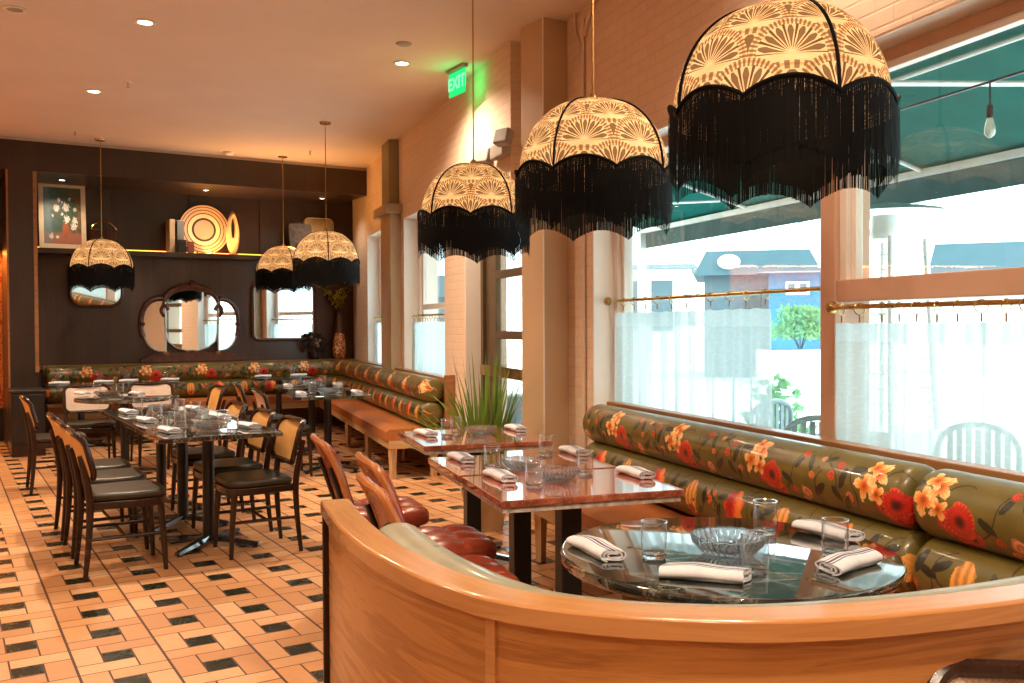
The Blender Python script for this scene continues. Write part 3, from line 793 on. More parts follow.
# display shelf
mb = MB(); mb.box((-1.6, 0.74, 2.335), (2.72, TB, 2.40), L)
sh = mb.build('display_shelf', m_panel, smooth=0, bevel=0.004); tag(sh, 'long dark wood display shelf above the mirrors in the alcove', 'shelf')
mb = MB(); mb.box((-1.55, TB - 0.020, 2.420), (2.66, TB - 0.006, 2.438), L)
o = mb.build('light_strip', m_led, smooth=0); tag(o, 'amber LED strip glowing along the back of the display shelf', 'light strip')

# ------------------------------------------------------------------ big window
WPL = NW + 0.15                         # inner face of the frame
fr = MB()
fr.box((S_WIN0 + 0.012, WPL, Z_SILL + 0.012), (S_WIN0 + 0.07, WPL + 0.10, Z_HEAD - 0.012), Wm)
fr.box((S_WIN0 + 0.07, WPL, Z_HEAD - 0.072), (S_WIN1 - 0.07, WPL + 0.10, Z_HEAD - 0.012), Wm)
fr.box((S_WIN0 + 0.07, WPL, Z_SILL + 0.012), (S_WIN1 - 0.07, WPL + 0.10, Z_SILL + 0.06), Wm)
win = struct('window_1', fr, m_white, smooth=0, bevel=0.004)
fr = MB(); fr.box((S_WIN1 - 0.07, WPL, Z_SILL + 0.012), (S_WIN1 - 0.012, WPL + 0.10, Z_HEAD - 0.012), Wm)
fr.build('jamb', m_white, win, smooth=0, bevel=0.006)
SM = 3.70                               # mullion
pM = on_n(820, 330, NW + 0.06); SM1 = Vector((pM.x, pM.y)).dot(W2)
pM = on_n(834.5, 330, NW + 0.06); SM0 = Vector((pM.x, pM.y)).dot(W2)
mb = MB().box((SM0, NW + 0.06, Z_SILL + 0.012), (SM1, WPL + 0.10, Z_HEAD - 0.012), Wm)
mb.build('mullion', m_frame, win, smooth=0, bevel=0.004)
zT0 = on_n(900, 299.5, NW + 0.07).z; zT1 = on_n(900, 275.5, NW + 0.07).z
mb = MB().box((S_WIN0 + 0.07, NW + 0.07, zT0), (SM0, WPL + 0.10, zT1), Wm)
mb.build('transom', m_frame, win, smooth=0, bevel=0.004)
mb = MB().box((S_WIN0 + 0.07, WPL - 0.012, Z_HEAD - 0.066), (S_WIN1 - 0.07, WPL - 0.001, Z_HEAD - 0.013), Wm)
mb.build('header', m_frame, win, smooth=0, bevel=0.003)
sb = MB()
sb.box((SM0 - 0.045, NW + 0.085, zT1), (SM0, NW + 0.148, 2.495), Wm)
sb.box((SM0 - 0.075, NW + 0.11, zT1), (SM0 - 0.045, NW + 0.148, 2.475), Wm)
sb.box((S_WIN0 + 0.07, NW + 0.10, 2.455), (SM0 - 0.075, NW + 0.148, 2.475), Wm)
sb.box((S_WIN0 + 0.07, NW + 0.125, 2.475), (SM0 - 0.045, NW + 0.148, 2.495), Wm)
sb.build('sash', m_white, win, smooth=0, bevel=0.004)
sb = MB()
sb.box((S_WIN1 - 0.115, WPL + 0.03, Z_SILL + 0.06), (S_WIN1 - 0.07, WPL + 0.09, Z_HEAD - 0.07), Wm)
sb.build('sash', m_white, win, smooth=0, bevel=0.004)
for a, b, z0, z1 in ((SM1, S_WIN1 - 0.115, Z_SILL + 0.06, Z_HEAD - 0.072), (S_WIN0 + 0.07, SM0 - 0.075, zT1, 2.455), (S_WIN0 + 0.07, SM0, Z_SILL + 0.06, zT0)):
    gn = NW + 0.125 if z1 == 2.455 else WPL + 0.06
    MB().box((a, gn, z0), (b, gn + 0.006, z1), Wm).build('pane', m_pane, win, smooth=0)
# far windows
for i, (a, b) in enumerate(((W2A, W2B), (W1A, W1B))):
    fr = MB(); n0 = NF + 0.16
    fr.box((a + 0.012, n0, 0.873), (a + 0.10, n0 + 0.1, 2.648), Wm); fr.box((b - 0.10, n0, 0.873), (b - 0.012, n0 + 0.1, 2.648), Wm)
    fr.box((a + 0.10, n0, 2.55), (b - 0.10, n0 + 0.1, 2.648), Wm); fr.box((a + 0.10, n0, 0.873), (b - 0.10, n0 + 0.1, 0.92), Wm)
    w = struct('window_%d' % (i + 2), fr, m_white, smooth=0, bevel=0.005)
    fr = MB(); fr.box((a + 0.10, n0 + 0.03, 1.60), (b - 0.10, n0 + 0.08, 1.66), Wm)
    fr.box((b - 0.16, n0 + 0.03, 0.92), (b - 0.10, n0 + 0.08, 1.60), Wm); fr.box((b - 0.16, n0 + 0.03, 1.66), (b - 0.10, n0 + 0.08, 2.55), Wm)
    fr.build('sash', m_white, w, smooth=0, bevel=0.004)
    for z0, z1 in ((0.92, 1.6), (1.66, 2.55)):
        MB().box((a + 0.10, n0 + 0.05, z0), (b - 0.16, n0 + 0.056, z1), Wm).build('pane', m_pane, w, smooth=0)
# glazed door
n0 = NF + 0.145
fr = MB()
fr.box((S_D0, n0, 0), (S_D0 + 0.06, n0 + 0.12, 2.5), Wm); fr.box((S_D1 - 0.08, n0, 0), (S_D1 - 0.012, n0 + 0.12, 2.5), Wm)
fr.box((S_D0 + 0.06, n0, 2.38), (S_D1 - 0.08, n0 + 0.12, 2.5), Wm)
door = struct('door_1', fr, m_bronze, smooth=0, bevel=0.005)
lf = MB(); a, b = S_D0 + 0.065, S_D1 - 0.085
for q0, q1 in ((a, a + 0.11), (b - 0.28, b)): lf.box((q0, n0 + 0.03, 0.02), (q1, n0 + 0.08, 2.37), Wm)
zb = [0.02, 0.30, 1.28, 1.35, 1.80, 1.87, 2.27, 2.37]
for z0, z1 in ((0.02, 0.30), (1.30, 1.37), (1.82, 1.89), (2.27, 2.37)): lf.box((a + 0.11, n0 + 0.03, z0), (b - 0.28, n0 + 0.08, z1), Wm)
lf.build('door_leaf', m_bronze, door, smooth=0, bevel=0.004)
for z0, z1 in ((0.30, 1.30), (1.37, 1.82), (1.89, 2.27)): MB().box((a + 0.11, n0 + 0.05, z0), (b - 0.28, n0 + 0.056, z1), Wm).build('pane', m_pane, door, smooth=0)
MB().box((a + 0.02, n0 - 0.04, 0.98), (b - 0.02, n0 + 0.0, 1.07), Wm).build('push_bar', m_brass, door, smooth=0, bevel=0.008)
MB().box((S_D1 - 0.012 - 0.09, NF + 0.0, 0.0), (S_D1 - 0.012, n0, 0.0), Wm)

# conduits on the brick beside the column
p = on_n(583.5, 200, NW - 0.015); sc = Vector((p.x, p.y)).dot(W2)
q = [WN(sc, NW - 0.015, 0.14), WN(sc, NW - 0.015, 3.25), WN(sc - 0.03, NW - 0.015, 3.40), WN(sc - 0.12, NW - 0.02, 3.52), WN(sc - 0.26, NW - 0.03, 3.585)]
o = MB().tube(smooth_path(q, 6), 0.013, 10).build('conduit_pipe', m_plaster); tag(o, 'painted conduit pipe bending onto the ceiling beside the beige column', 'pipe')
q = [WN(sc + 0.045, NW - 0.015, 3.22), WN(sc + 0.05, NW - 0.015, 3.35), WN(sc + 0.13, NW - 0.016, 3.46), WN(sc + 0.14, NW - 0.016, 3.60)]
o = MB().tube(smooth_path(q, 6), 0.011, 10).build('conduit_pipe', m_plaster); tag(o, 'short painted conduit pipe running straight up to the ceiling by the column', 'pipe')

# ------------------------------------------------------------------ outside
mb = MB(); g0, g1 = WN(-14, 2.9), WN(45, 2.9); g2, g3 = WN(45, 60), WN(-14, 60)
struct('ground', MB().prism([(g.x, g.y) for g in (g0, g3, g2, g1)], -0.35, -0.15), m_concrete, smooth=0)
NA = 5.45
aw = thing('awning', 'teal canvas awning stretched over the terrace outside the big window', 'awning', (0, 0, 0))
def slab4(pts, th):
    vs = [Vector(p) for p in pts] + [Vector(p) + Vector((0, 0, th)) for p in pts]
    return vs, [(3, 2, 1, 0), (4, 5, 6, 7), (0, 1, 5, 4), (1, 2, 6, 5), (2, 3, 7, 6), (3, 0, 4, 7)]
AS0, AS1 = -0.6, 10.6
MB().add(*slab4([WN(AS0, 2.95, 3.32), WN(AS1, 2.95, 3.32), WN(AS1, NA, 2.62), WN(AS0, NA, 2.62)], 0.015)).build('canopy', m_awning, aw, smooth=0)
MB().box((AS0, NA, 2.375), (AS1, NA + 0.012, 2.62), Wm).build('valance', m_tank, aw, smooth=0)
MB().box((AS0, NA - 0.07, 2.56), (AS1, NA - 0.01, 2.615), Wm).build('front_bar', m_alu, aw, smooth=0, bevel=0.005)
def awz(n): return 3.32 - (n - 2.95) / (NA - 2.95) * 0.70
for s in (1.0, 3.4, 5.8, 8.2):
    MB().tube([WN(s, 2.96, awz(2.96) - 0.03), WN(s, NA - 0.05, awz(NA - 0.05) - 0.03)], 0.018, 8).build('rafter', m_alu, aw)
    MB().tube([WN(s + 0.02, 2.96, 2.50), WN(s + 0.02, NA - 0.35, awz(NA - 0.35) - 0.05)], 0.014, 8).build('brace', m_alu, aw)
MB().tube([WN(AS0, 4.2, awz(4.2) - 0.03), WN(AS1, 4.2, awz(4.2) - 0.03)], 0.016, 8).build('purlin', m_alu, aw)
for s in (AS0 + 0.1, AS1 - 0.1):
    MB().box((s - 0.04, NA - 0.10, -0.15), (s + 0.04, NA - 0.02, 2.56), Wm).build('post', m_alu, aw, smooth=0)
# bulb wire under the awning
bw = thing('string_light', 'thin wire strung under the teal awning with a clear pear bulb', 'string light', (0, 0, 0))
pts = [WN(s, 3.27, 2.475 - 0.02 * math.sin(PI * (s - 0.8) / 6.0)) for s in [0.8 + 6.0 * i / 24 for i in range(25)]]
MB().tube(pts, 0.006, 6).build('wire', m_blackmetal, bw)
bp = on_n(990, 80, 3.27); bs = Vector((bp.x, bp.y)).dot(W2); zz = 2.455
c = WN(bs, 3.27, 0)
MB().tube([(c.x, c.y, zz), (c.x, c.y, zz - 0.10)], 0.004, 6).build('lead', m_blackmetal, bw)
MB().lathe([(0.001, zz - 0.09), (0.013, zz - 0.10), (0.015, zz - 0.145), (0.012, zz - 0.155), (0.001, zz - 0.155)], 14, c).build('socket', m_blackmetal, bw)
MB().lathe([(0.012, zz - 0.155), (0.018, zz - 0.172), (0.024, zz - 0.20), (0.021, zz - 0.222), (0.010, zz - 0.236), (0.001, zz - 0.24)], 18, c).build('bulb', thin_glass('bulb_glass', (0.95, 0.95, 0.85), 0.15, 0.6, 0, 0.25), bw)
b2 = thing('string_light', 'bulb wire strung along the far edge of the teal awning', 'string light', (0, 0, 0))
pts = [WN(s, NA + 0.06, 2.46 + 0.02 * math.sin(s * 2.4)) for s in [1.0 + 9.4 * i / 40 for i in range(41)]]
MB().tube(pts, 0.005, 6).build('wire', m_alu, b2)
mgb = thin_glass('outdoor_bulb_glass', (0.95, 0.97, 0.97), 0.2, 0.5, 0, 0.45)
for i in range(9):
    s = 2.2 + 0.75 * i; c = WN(s, NA + 0.06, 0)
    k = MB().lathe([(0.012, 2.45), (0.02, 2.43), (0.035, 2.38), (0.02, 2.33), (0.001, 2.32)], 12, c).build('bulb', mgb, b2)
# houses across the lot
def house(label, pos, w, d, h, rh, rz, wallm, roofm, sign=False, name='house'):
    hs = thing(name, label, 'building', pos, rz)
    MB().box((-w / 2, 0, 0), (w / 2, d, h)).build('wall', wallm, hs, smooth=0)
    q = [(-w / 2 - 0.3, -0.4, h), (w / 2 + 0.3, -0.4, h), (w / 2 + 0.3, d + 0.4, h), (-w / 2 - 0.3, d + 0.4, h)]
    e = min(0.2, rh * 0.4)
    t = [(-w / 2 + e - 0.15, -0.1, h + rh), (w / 2 - e + 0.15, -0.1, h + rh), (w / 2 - e, d * 0.8, h + rh), (-w / 2 + e, d * 0.8, h + rh)]
    MB().add(q + t, [(3, 2, 1, 0), (4, 5, 6, 7), (0, 1, 5, 4), (1, 2, 6, 5), (2, 3, 7, 6), (3, 0, 4, 7)]).build('roof', roofm, hs, smooth=0)
    return hs
def groundpt(px, dist): d = ray(px, 341); k = dist / d.y; p = CAMP + d * k; return Vector((p.x, p.y, -0.15))
g = groundpt(757, 27)
h1 = house('low grey house with a slate roof and a white oval sign', g, 3.0, 4, 2.98, 0.72, -0.22, m_house, m_roofm)
MB().box((-0.35, -0.03, 1.95), (0.1, 0.0, 2.45)).build('window', m_tank, h1, smooth=0, bevel=0.01)
sg = MB().lathe([(0.001, -0.04), (0.30, -0.04), (0.32, 0.0), (0.001, 0.0)], 28).build('sign', m_stucco, h1)
sg.location = (-0.80, -0.44, 3.36); sg.rotation_euler = (R(90), 0, 0); sg.scale = (1, 0.66, 1)
g = groundpt(796, 24.5)
h2 = house('bright blue sided house front beside the grey house', g, 1.35, 1.2, 2.90, 0.05, -0.25, m_blue, m_roofm)
f = MB().box((-0.26, -0.05, 2.33), (0.34, 0.0, 2.68)).build('window', m_stucco, h2, smooth=0, bevel=0.01)
for x in (-0.12, 0.18): MB().box((x - 0.09, -0.056, 2.39), (x + 0.09, -0.051, 2.62)).build('pane', m_house, f, smooth=0)
g = groundpt(648, 37)
h3 = house('white walled house with grey shutters across the lot', g, 3.4, 4, 3.75, 0.2, -0.2, m_stucco, m_house)
for x in (-0.7, 0.55): MB().box((x - 0.42, -0.05, 1.3), (x + 0.42, 0.0, 3.3)).build('shutter', m_house, h3, smooth=0, bevel=0.01)
g = groundpt(1035, 30)
h4 = house('distant house with a low pale blue roof', g, 6.0, 6, 2.6, 1.6, -0.4, m_stucco, m_roofm)
g = groundpt(400, 34)
h5 = house('grey house seen through the window by the far bench', g, 5.0, 4, 2.6, 0.8, 0.1, m_house, m_roofm)
def planter(label, g, w):
    t = thing('planter', label, 'planter', g, 0.3)
    MB().box((-w / 2, -0.25, 0), (w / 2, 0.25, 0.62)).build('box', m_house, t, smooth=0, bevel=0.01)
    MB().box((-w / 2 + 0.03, -0.22, 0.60), (w / 2 - 0.03, 0.22, 0.625)).build('soil', m_darkleaf, t, smooth=0)
planter('grey planter box outside beyond the glazed door', groundpt(500, 12.5), 1.5)
planter('grey planter box outside beyond the far bench window', groundpt(428, 16.5), 2.4)
# shrubs
def shrub(label, pos, rad, hgt, n, seed):
    rnd = random.Random(seed); mb = MB()
    for i in range(n):
        a = rnd.uniform(0, 2 * PI); b = rnd.random(); rr = rad * math.sqrt(rnd.random()) * (1.0 - 0.5 * b)
        c = Vector((rr * math.cos(a), rr * math.sin(a), 0.22 + (hgt - 0.17) * b)); L_ = rnd.uniform(0.07, 0.16)
        d = Vector((rnd.gauss(0, 1), rnd.gauss(0, 1), rnd.gauss(0.3, 0.8))).normalized(); s = d.cross(Vector((rnd.gauss(0, 1), rnd.gauss(0, 1), 0.3))).normalized() * L_ * 0.32
        mb.add([c, c + d * L_ * 0.5 + s, c + d * L_, c + d * L_ * 0.5 - s], [(0, 1, 2, 3)])
    t = thing('shrub', label, 'shrub', pos, 0)
    mb.build('foliage', m_shrub, t, smooth=0)
    st = MB()
    for i in range(5):
        a = i * 1.26; st.tube([(0.03 * math.cos(a), 0.03 * math.sin(a), 0), (rad * 0.4 * math.cos(a), rad * 0.4 * math.sin(a), hgt * 0.7)], 0.012, 6)
    st.build('stem', m_darkleaf, t); return t
g = groundpt(800, 20.5)
pt = thing('planter', 'white planter wall outside under the green shrub', 'planter', g, 0.2)
MB().box((-0.9, -0.3, 0), (0.9, 0.3, 1.0)).build('box', m_stucco, pt, smooth=0, bevel=0.02)
MB().box((-0.85, -0.25, 0.985), (0.85, 0.25, 1.004)).build('soil', m_darkleaf, pt, smooth=0)
shrub('green shrub outside beside the blue house', g + Vector((0, 0, 1.02)), 0.75, 0.85, 1300, 3)
shrub('loose low shrub outside by the curtain edge', groundpt(776, 9.5), 0.36, 0.95, 260, 5)
# patio heater
g = groundpt(886, 7.0)
ph = thing('patio_heater', 'pyramid patio heater with a wide metal hood on the terrace', 'heater', g, 0.5); ph.scale = (1, 1, 1.09)
MB().box((-0.27, -0.27, 0.0), (0.27, 0.27, 0.72)).build('base', m_alu, ph, smooth=0, bevel=0.01)
for sx in (-1, 1):
    for sy in (-1, 1):
        MB().tube([(sx * 0.25, sy * 0.25, 0.72), (sx * 0.19, sy * 0.19, 2.02)], 0.022, 8).build('corner_post', m_alu, ph)
MB().lathe([(0.05, 0.72), (0.05, 2.02)], 16).build('glass_tube', m_tumbler, ph)
mb = MB()
for k in range(12):
    z = 0.80 + k * 0.1; e = 0.25 - (z - 0.72) / 1.3 * 0.06
    for (x0, y0, x1, y1) in ((-e, -e, e, -e), (e, -e, e, e), (e, e, -e, e), (-e, e, -e, -e)): mb.tube([(x0, y0, z), (x1, y1, z)], 0.004, 5)
mb.build('wire_guard', m_alu, ph)
MB().lathe([(0.001, 2.02), (0.10, 2.02), (0.12, 2.06), (0.10, 2.18), (0.001, 2.18)], 20).build('burner_head', m_alu, ph)
MB().lathe([(0.001, 2.27), (0.10, 2.26), (0.40, 2.21), (0.42, 2.19), (0.40, 2.20), (0.10, 2.24), (0.001, 2.25)], 32).build('hood', m_alu, ph)
# terrace chairs outside the near window
def terrace_chair(label, pos, rz):
    t = thing('terrace_chair', label, 'chair', pos, rz)
    mm = simple('teal_grey_resin', (0.16, 0.24, 0.26), 0.5)
    MB().pad(0.48, 0.46, 0.04, 8, 8, 8, M4=Matrix.Translation((0, 0, 0.44))).build('seat', mm, t)
    q = [(-0.26, -0.20, 0.46), (-0.25, -0.27, 0.80), (-0.12, -0.29, 0.92), (0.12, -0.29, 0.92), (0.25, -0.27, 0.80), (0.26, -0.20, 0.46)]
    MB().tube(smooth_path(q, 6), 0.02, 8).build('back_frame', mm, t)
    b = MB()
    for i in range(7): x = -0.18 + 0.06 * i; b.box((x - 0.018, -0.285, 0.48), (x + 0.018, -0.272, 0.91))
    b.build('backrest', mm, t, smooth=0)
    for sx in (-1, 1):
        for sy in (-1, 1): MB().tube([(sx * 0.22, sy * 0.2, 0.43), (sx * 0.25, sy * 0.23, 0)], 0.018, 8).build('leg', mm, t)
    return t
for px, dd, rz, lab in ((812, 6.0, 2.6, 'teal resin chair on the terrace just beyond the curtain edge'), (746, 7.9, 0.6, 'teal resin chair further out on the terrace behind the sheer curtain'), (955, 5.6, 2.2, 'teal resin chair on the terrace behind the wide sheer curtain')):
    terrace_chair(lab, groundpt(px, dd), rz)
tt = thing('terrace_table', 'round grey table between the terrace chairs outside', 'table', groundpt(790, 6.85), 0)
MB().lathe([(0.001, 0.70), (0.40, 0.70), (0.41, 0.715), (0.40, 0.73), (0.001, 0.73)], 28).build('tabletop', m_house, tt)
MB().lathe([(0.03, 0.02), (0.03, 0.70)], 12).build('column', m_house, tt)
MB().lathe([(0.001, 0.0), (0.26, 0.0), (0.26, 0.02), (0.001, 0.03)], 24).build('base', m_house, tt)
# ------------------------------------------------------------------ banquettes
def roll_prof(o, z, r, n=24):
    """back-seamed round cushion profile; +offset is the wall side"""
    pts = []
    for i in range(n):
        a = 2 * PI * i / n
        pts.append((o + r * math.cos(a), z + r * math.sin(a)))
    return pts
def roll(path, z, r, u0=0.0, domes=True, side=1, v0=0.0):
    mb = MB(); prof = [(side * o, q) for o, q in roll_prof(0, 0, r)]
    P = [Vector(p) for p in path]
    a = (P[1] - P[0]).normalized(); b = (P[-1] - P[-2]).normalized()
    n = len(prof)
    # rounded ends: shrink the profile over the last few centimetres
    def ring(c, t, k):
        nn = Vector((-t.y, t.x)); return [(c.x + nn.x * o * k, c.y + nn.y * o * k, z + q * k) for o, q in prof + prof[:1]]
    e = 0.055; st = [(0.0, 0.35), (0.12, 0.62), (0.32, 0.84), (0.6, 0.95), (1.0, 1.0)]
    rows = []; us = []; L = u0
    for d, k in st: rows.append(ring(P[0] + a * (e * d), a, k)); us.append(L + e * d)
    acc = L
    for i in range(1, len(P) - 1):
        acc += (P[i] - P[i - 1]).length
        t = ((P[i] - P[i - 1]).normalized() + (P[i + 1] - P[i]).normalized()).normalized()
        rows.append(ring(P[i], t, 1.0)); us.append(acc)
    acc += (P[-1] - P[-2]).length
    for d, k in reversed(st): rows.append(ring(P[-1] - b * (e * d), b, k)); us.append(acc - e * d)
    pl = [v0 + 2 * PI * r * i / n for i in range(n + 1)]
    vs = []; uv = []
    for rw, u in zip(rows, us):
        vs += rw; uv += [(u, l) for l in pl]
    w = n + 1; fs = []
    for i in range(len(rows) - 1):
        for j in range(n): fs.append((i * w + j, i * w + j + 1, (i + 1) * w + j + 1, (i + 1) * w + j))
    fs.append(tuple(range(n))); fs.append(tuple((len(rows) - 1) * w + j for j in range(n - 1, -1, -1)))
    return mb.add(vs, fs, uv)
def xy(p): return (p.x, p.y)
def line(a, b, n): return [a + (b - a) * (i / n) for i in range(n + 1)]
RN = 2.52                                # front edge of the wooden rail by the big window
ZR = 0.93
RU, RL = 0.118, 0.122
ZU, ZL = 0.812, 0.588
ban = thing('banquette', 'long banquette with olive floral bolsters and cognac leather seat under the big window', 'banquette', (0, 0, 0))
def wline(s0, s1, n, k=12): return [Vector((*xy(WN(s0 + (s1 - s0) * i / k, n)),)) for i in range(k + 1)]
roll(wline(5.29, 2.535, RN - RU), ZU, RU, u0=0.29).build('upper_bolster', m_floralU, ban, smooth=60)
roll(wline(2.525, 1.62, RN - RU), ZU, RU, u0=0.64).build('upper_bolster', m_floralU, ban, smooth=60)
roll(wline(5.27, 2.515, RN - RL - 0.01), ZL, RL, u0=-0.10).build('lower_bolster', m_floralL, ban, smooth=60)
roll(wline(2.505, 1.62, RN - RL - 0.01), ZL, RL, u0=0.30).build('lower_bolster', m_floralL, ban, smooth=60)
MB().sweep([xy(WN(5.40, RN)), xy(WN(1.55, RN))], [(0.0, 0.885), (0.075, 0.885), (0.075, ZR), (0.0, ZR)]).build('top_rail', m_trimw, ban, smooth=0, bevel=0.004)
MB().sweep([xy(WN(5.39, RN)), xy(WN(1.55, RN))], [(0.005, 0.10), (0.06, 0.10), (0.06, 0.884), (0.005, 0.884)]).build('backboard', m_trimw, ban, smooth=0)
SF = 1.93
MB().sweep([xy(WN(5.36, RN)), xy(WN(1.9, RN))], [(-0.02, 0.375), (-0.02, 0.455), (-0.30, 0.468), (SF - RN + 0.03, 0.465), (SF - RN, 0.44), (SF - RN, 0.375)]).build('seat', m_tan, ban, smooth=50)
ap = MB().sweep([xy(WN(5.34, SF + 0.02)), xy(WN(1.9, SF + 0.02))], [(0, 0.29), (0.025, 0.29), (0.025, 0.374), (0, 0.374)])
ap.build('front_apron', m_apron, ban, smooth=0, bevel=0.003)
MB().box((5.31, SF + 0.05, 0.29), (5.335, RN - 0.02, 0.374), Wm).build('end_apron', m_apron, ban, smooth=0)
for s in (5.20, 4.1, 3.0):
    for n in (SF + 0.06, RN - 0.08):
        c = WN(s, n); MB().tube([(c.x, c.y, 0.0), (c.x, c.y, 0.374)], [0.030, 0.042], 4).build('leg', m_legwood, ban, smooth=0)

# far banquette: window side, rounded corner, alcove side
RF = 2.27; TF = 1.0
base_n = RF - RU; base_t = TF - RU
sE = 8.42
k_end = -1.46
def corner(n, t):
    o = F0 + U2 * t
    k = (n - o.dot(N2)) / V2.dot(N2); return o + V2 * k
def Lpath(n, t, rad, s_end=sE, k0=k_end):
    c = corner(n, t); a = Vector((*xy(FT(k0, t)),)); b = Vector((*xy(WN(s_end, n)),))
    da = (a - c).normalized(); db = (b - c).normalized()
    if rad == 0: return line(a, c, 10)[:-1] + line(c, b, 12)
    p0, p1 = c + da * rad, c + db * rad
    arc = [(p0 * (1 - t) ** 2 + c * 2 * t * (1 - t) + p1 * t * t) for t in [i / 10 for i in range(11)]]
    return line(a, p0, 10)[:-1] + arc + line(p1, b, 12)[1:]
fb = thing('banquette', 'L-shaped corner banquette with olive floral bolsters running round the dark alcove', 'banquette', (0, 0, 0))
roll(Lpath(base_n, base_t, 0.45), ZU, RU, u0=0.28).build('upper_bolster', m_floralU, fb, smooth=60)
roll(Lpath(base_n - 0.01, base_t - 0.01, 0.45), ZL, RL, u0=0.22).build('lower_bolster', m_floralL, fb, smooth=60)
MB().sweep([xy(p) for p in Lpath(RF, TF, 0.40, sE - 0.0)], [(0.0, 0.885), (0.09, 0.885), (0.09, ZR), (0.0, ZR)]).build('top_rail', m_trimw, fb, smooth=0, bevel=0.003)
MB().sweep([xy(p) for p in Lpath(RF, TF, 0.40, sE)], [(0.005, 0.0), (0.05, 0.0), (0.05, 0.884), (0.005, 0.884)]).build('backboard', m_trimw, fb, smooth=0)
SD = 0.56
MB().sweep([xy(p) for p in Lpath(RF, TF, 0)], [(-0.02, 0.36), (-0.02, 0.455), (-0.30, 0.468), (-SD + 0.03, 0.465), (-SD, 0.44), (-SD, 0.36)]).build('seat', m_tan, fb, smooth=50)
MB().sweep([xy(p) for p in Lpath(RF - SD + 0.02, TF - SD + 0.02, 0, sE - 0.0)], [(0, 0.285), (0.025, 0.285), (0.025, 0.359), (0, 0.359)]).build('front_apron', m_apron, fb, smooth=0, bevel=0.003)
MB().box((sE, RF - SD + 0.02, 0.285), (sE + 0.025, RF - 0.02, 0.36), Wm).build('end_apron', m_apron, fb, smooth=0)
MB().box((sE - 0.035, RF - 0.012, 0.468), (sE - 0.001, NF - 0.001, 0.955), Wm).build('end_panel', m_trimw, fb, smooth=0, bevel=0.006)
for s in (sE + 0.06, 9.7, 11.0):
    for n in (RF - SD + 0.07, RF - 0.1):
        c = WN(s, n); MB().tube([(c.x, c.y, 0.0), (c.x, c.y, 0.36)], [0.030, 0.045], 4).build('leg', m_legwood, fb, smooth=0)
for k in (-1.3, -0.2, 0.9):
    c = FT(k, TF - SD + 0.07); MB().tube([(c.x, c.y, 0.0), (c.x, c.y, 0.36)], [0.030, 0.045], 4).build('leg', m_legwood, fb, smooth=0)
# ledge between the rail and the panelling
mb = MB().box((-1.59, TF + 0.092, 0.88), (2.44, TB - 0.001, 0.93), L)
o = mb.build('ledge', m_trimw, smooth=0); tag(o, 'wooden ledge behind the floral bolsters carrying the vanity mirror and vase', 'ledge')
mb = MB().box((sE, RF + 0.095, 0.88), (13.35, NF + 0.0, 0.915), Wm)
# curved booth
PC = [(-.542, 2.61), (-.443, 2.315), (-.336, 2.066), (-.26, 1.93), (-.194, 1.825), (-.12, 1.735), (-.05, 1.665), (.05, 1.605), (.2, 1.553), (.39, 1.528), (.55, 1.54), (.705, 1.575), (.9, 1.635), (1.15, 1.74), (1.5, 1.92), (1.93, 2.14)]
cp = smooth_path(PC, 5)
def off(path, d):
    out = []
    for i, p in enumerate(path):
        a = path[max(0, i - 1)]; b = path[min(len(path) - 1, i + 1)]; t = (b - a).normalized(); out.append(p + Vector((-t.y, t.x)) * d)
    return out
booth = thing('booth_partition', 'curved golden oak booth wall wrapping the round marble table', 'partition', (0, 0, 0))
CW = 0.082
capm = MB().sweep([xy(p) for p in cp], [(0.0, 0.893), (0.0, ZR), (CW, ZR), (CW, 0.893)])
capm.build('oak_cap', m_oak_cap, booth, smooth=50, bevel=0.006)
def cut(path, a, b):
    n = len(path) - 1; i0, i1 = int(a * n), int(b * n); return path[i0:i1 + 1]
inn = off(cp, 0.018)
# the two veneered panels, split at the joint seen in the photograph
js = min(range(len(cp)), key=lambda i: (cp[i] - Vector((-.048, 1.66))).length)
MB().sweep([xy(p) for p in inn[1:js + 1]], [(0.0, 0.06), (0.0, 0.892), (0.045, 0.892), (0.045, 0.06)]).build('oak_panel', m_oak, booth, smooth=50)
MB().sweep([xy(p) for p in inn[js:]], [(0.0, 0.06), (0.0, 0.892), (0.045, 0.892), (0.045, 0.06)]).build('oak_panel', m_oak, booth, smooth=50)
MB().sweep([xy(p) for p in off(cp, 0.03)[1:]], [(0.0, 0.0), (0.0, 0.06), (0.04, 0.06), (0.04, 0.0)]).build('plinth', m_dark, booth, smooth=50)
t0 = (cp[1] - cp[0]).normalized(); nn0 = Vector((-t0.y, t0.x))
MB().prism([xy(cp[0] + t0 * 0.0 + nn0 * 0.004), xy(cp[0] + t0 * 0.02 + nn0 * 0.004), xy(cp[0] + t0 * 0.02 + nn0 * CW), xy(cp[0] + nn0 * CW)], 0, 0.892).build('end_post', m_chairwood, booth, smooth=0, bevel=0.004)
for i in (js,):
    a = cp[i]; t = (cp[i + 1] - cp[i - 1]).normalized(); n_ = Vector((-t.y, t.x))
    MB().prism([xy(a + n_ * 0.012 - t * 0.011), xy(a + n_ * 0.012 + t * 0.011), xy(a + n_ * 0.02 + t * 0.011), xy(a + n_ * 0.02 - t * 0.011)], 0.06, 0.892).build('joint_batten', m_oak_cap, booth, smooth=0)
be = thing('booth_bench', 'curved booth bench inside the oak wall with sheen-paled floral bolster and leather seat', 'banquette', (0, 0, 0))
rp = off(cp, CW + 0.010 + 0.085)
i0 = 3; i1 = min(i for i in range(len(rp)) if rp[i].x > 1.30)
mg = floral_mat('floral_upholstery_sheen', (0.26, 0.245, 0.16), UP)  # olive floral again, window sheen put into a paler base colour
roll(rp[i0:i1], 0.815, 0.085, u0=0.35, side=-1, v0=-0.03).build('upper_bolster', mg, be, smooth=60)
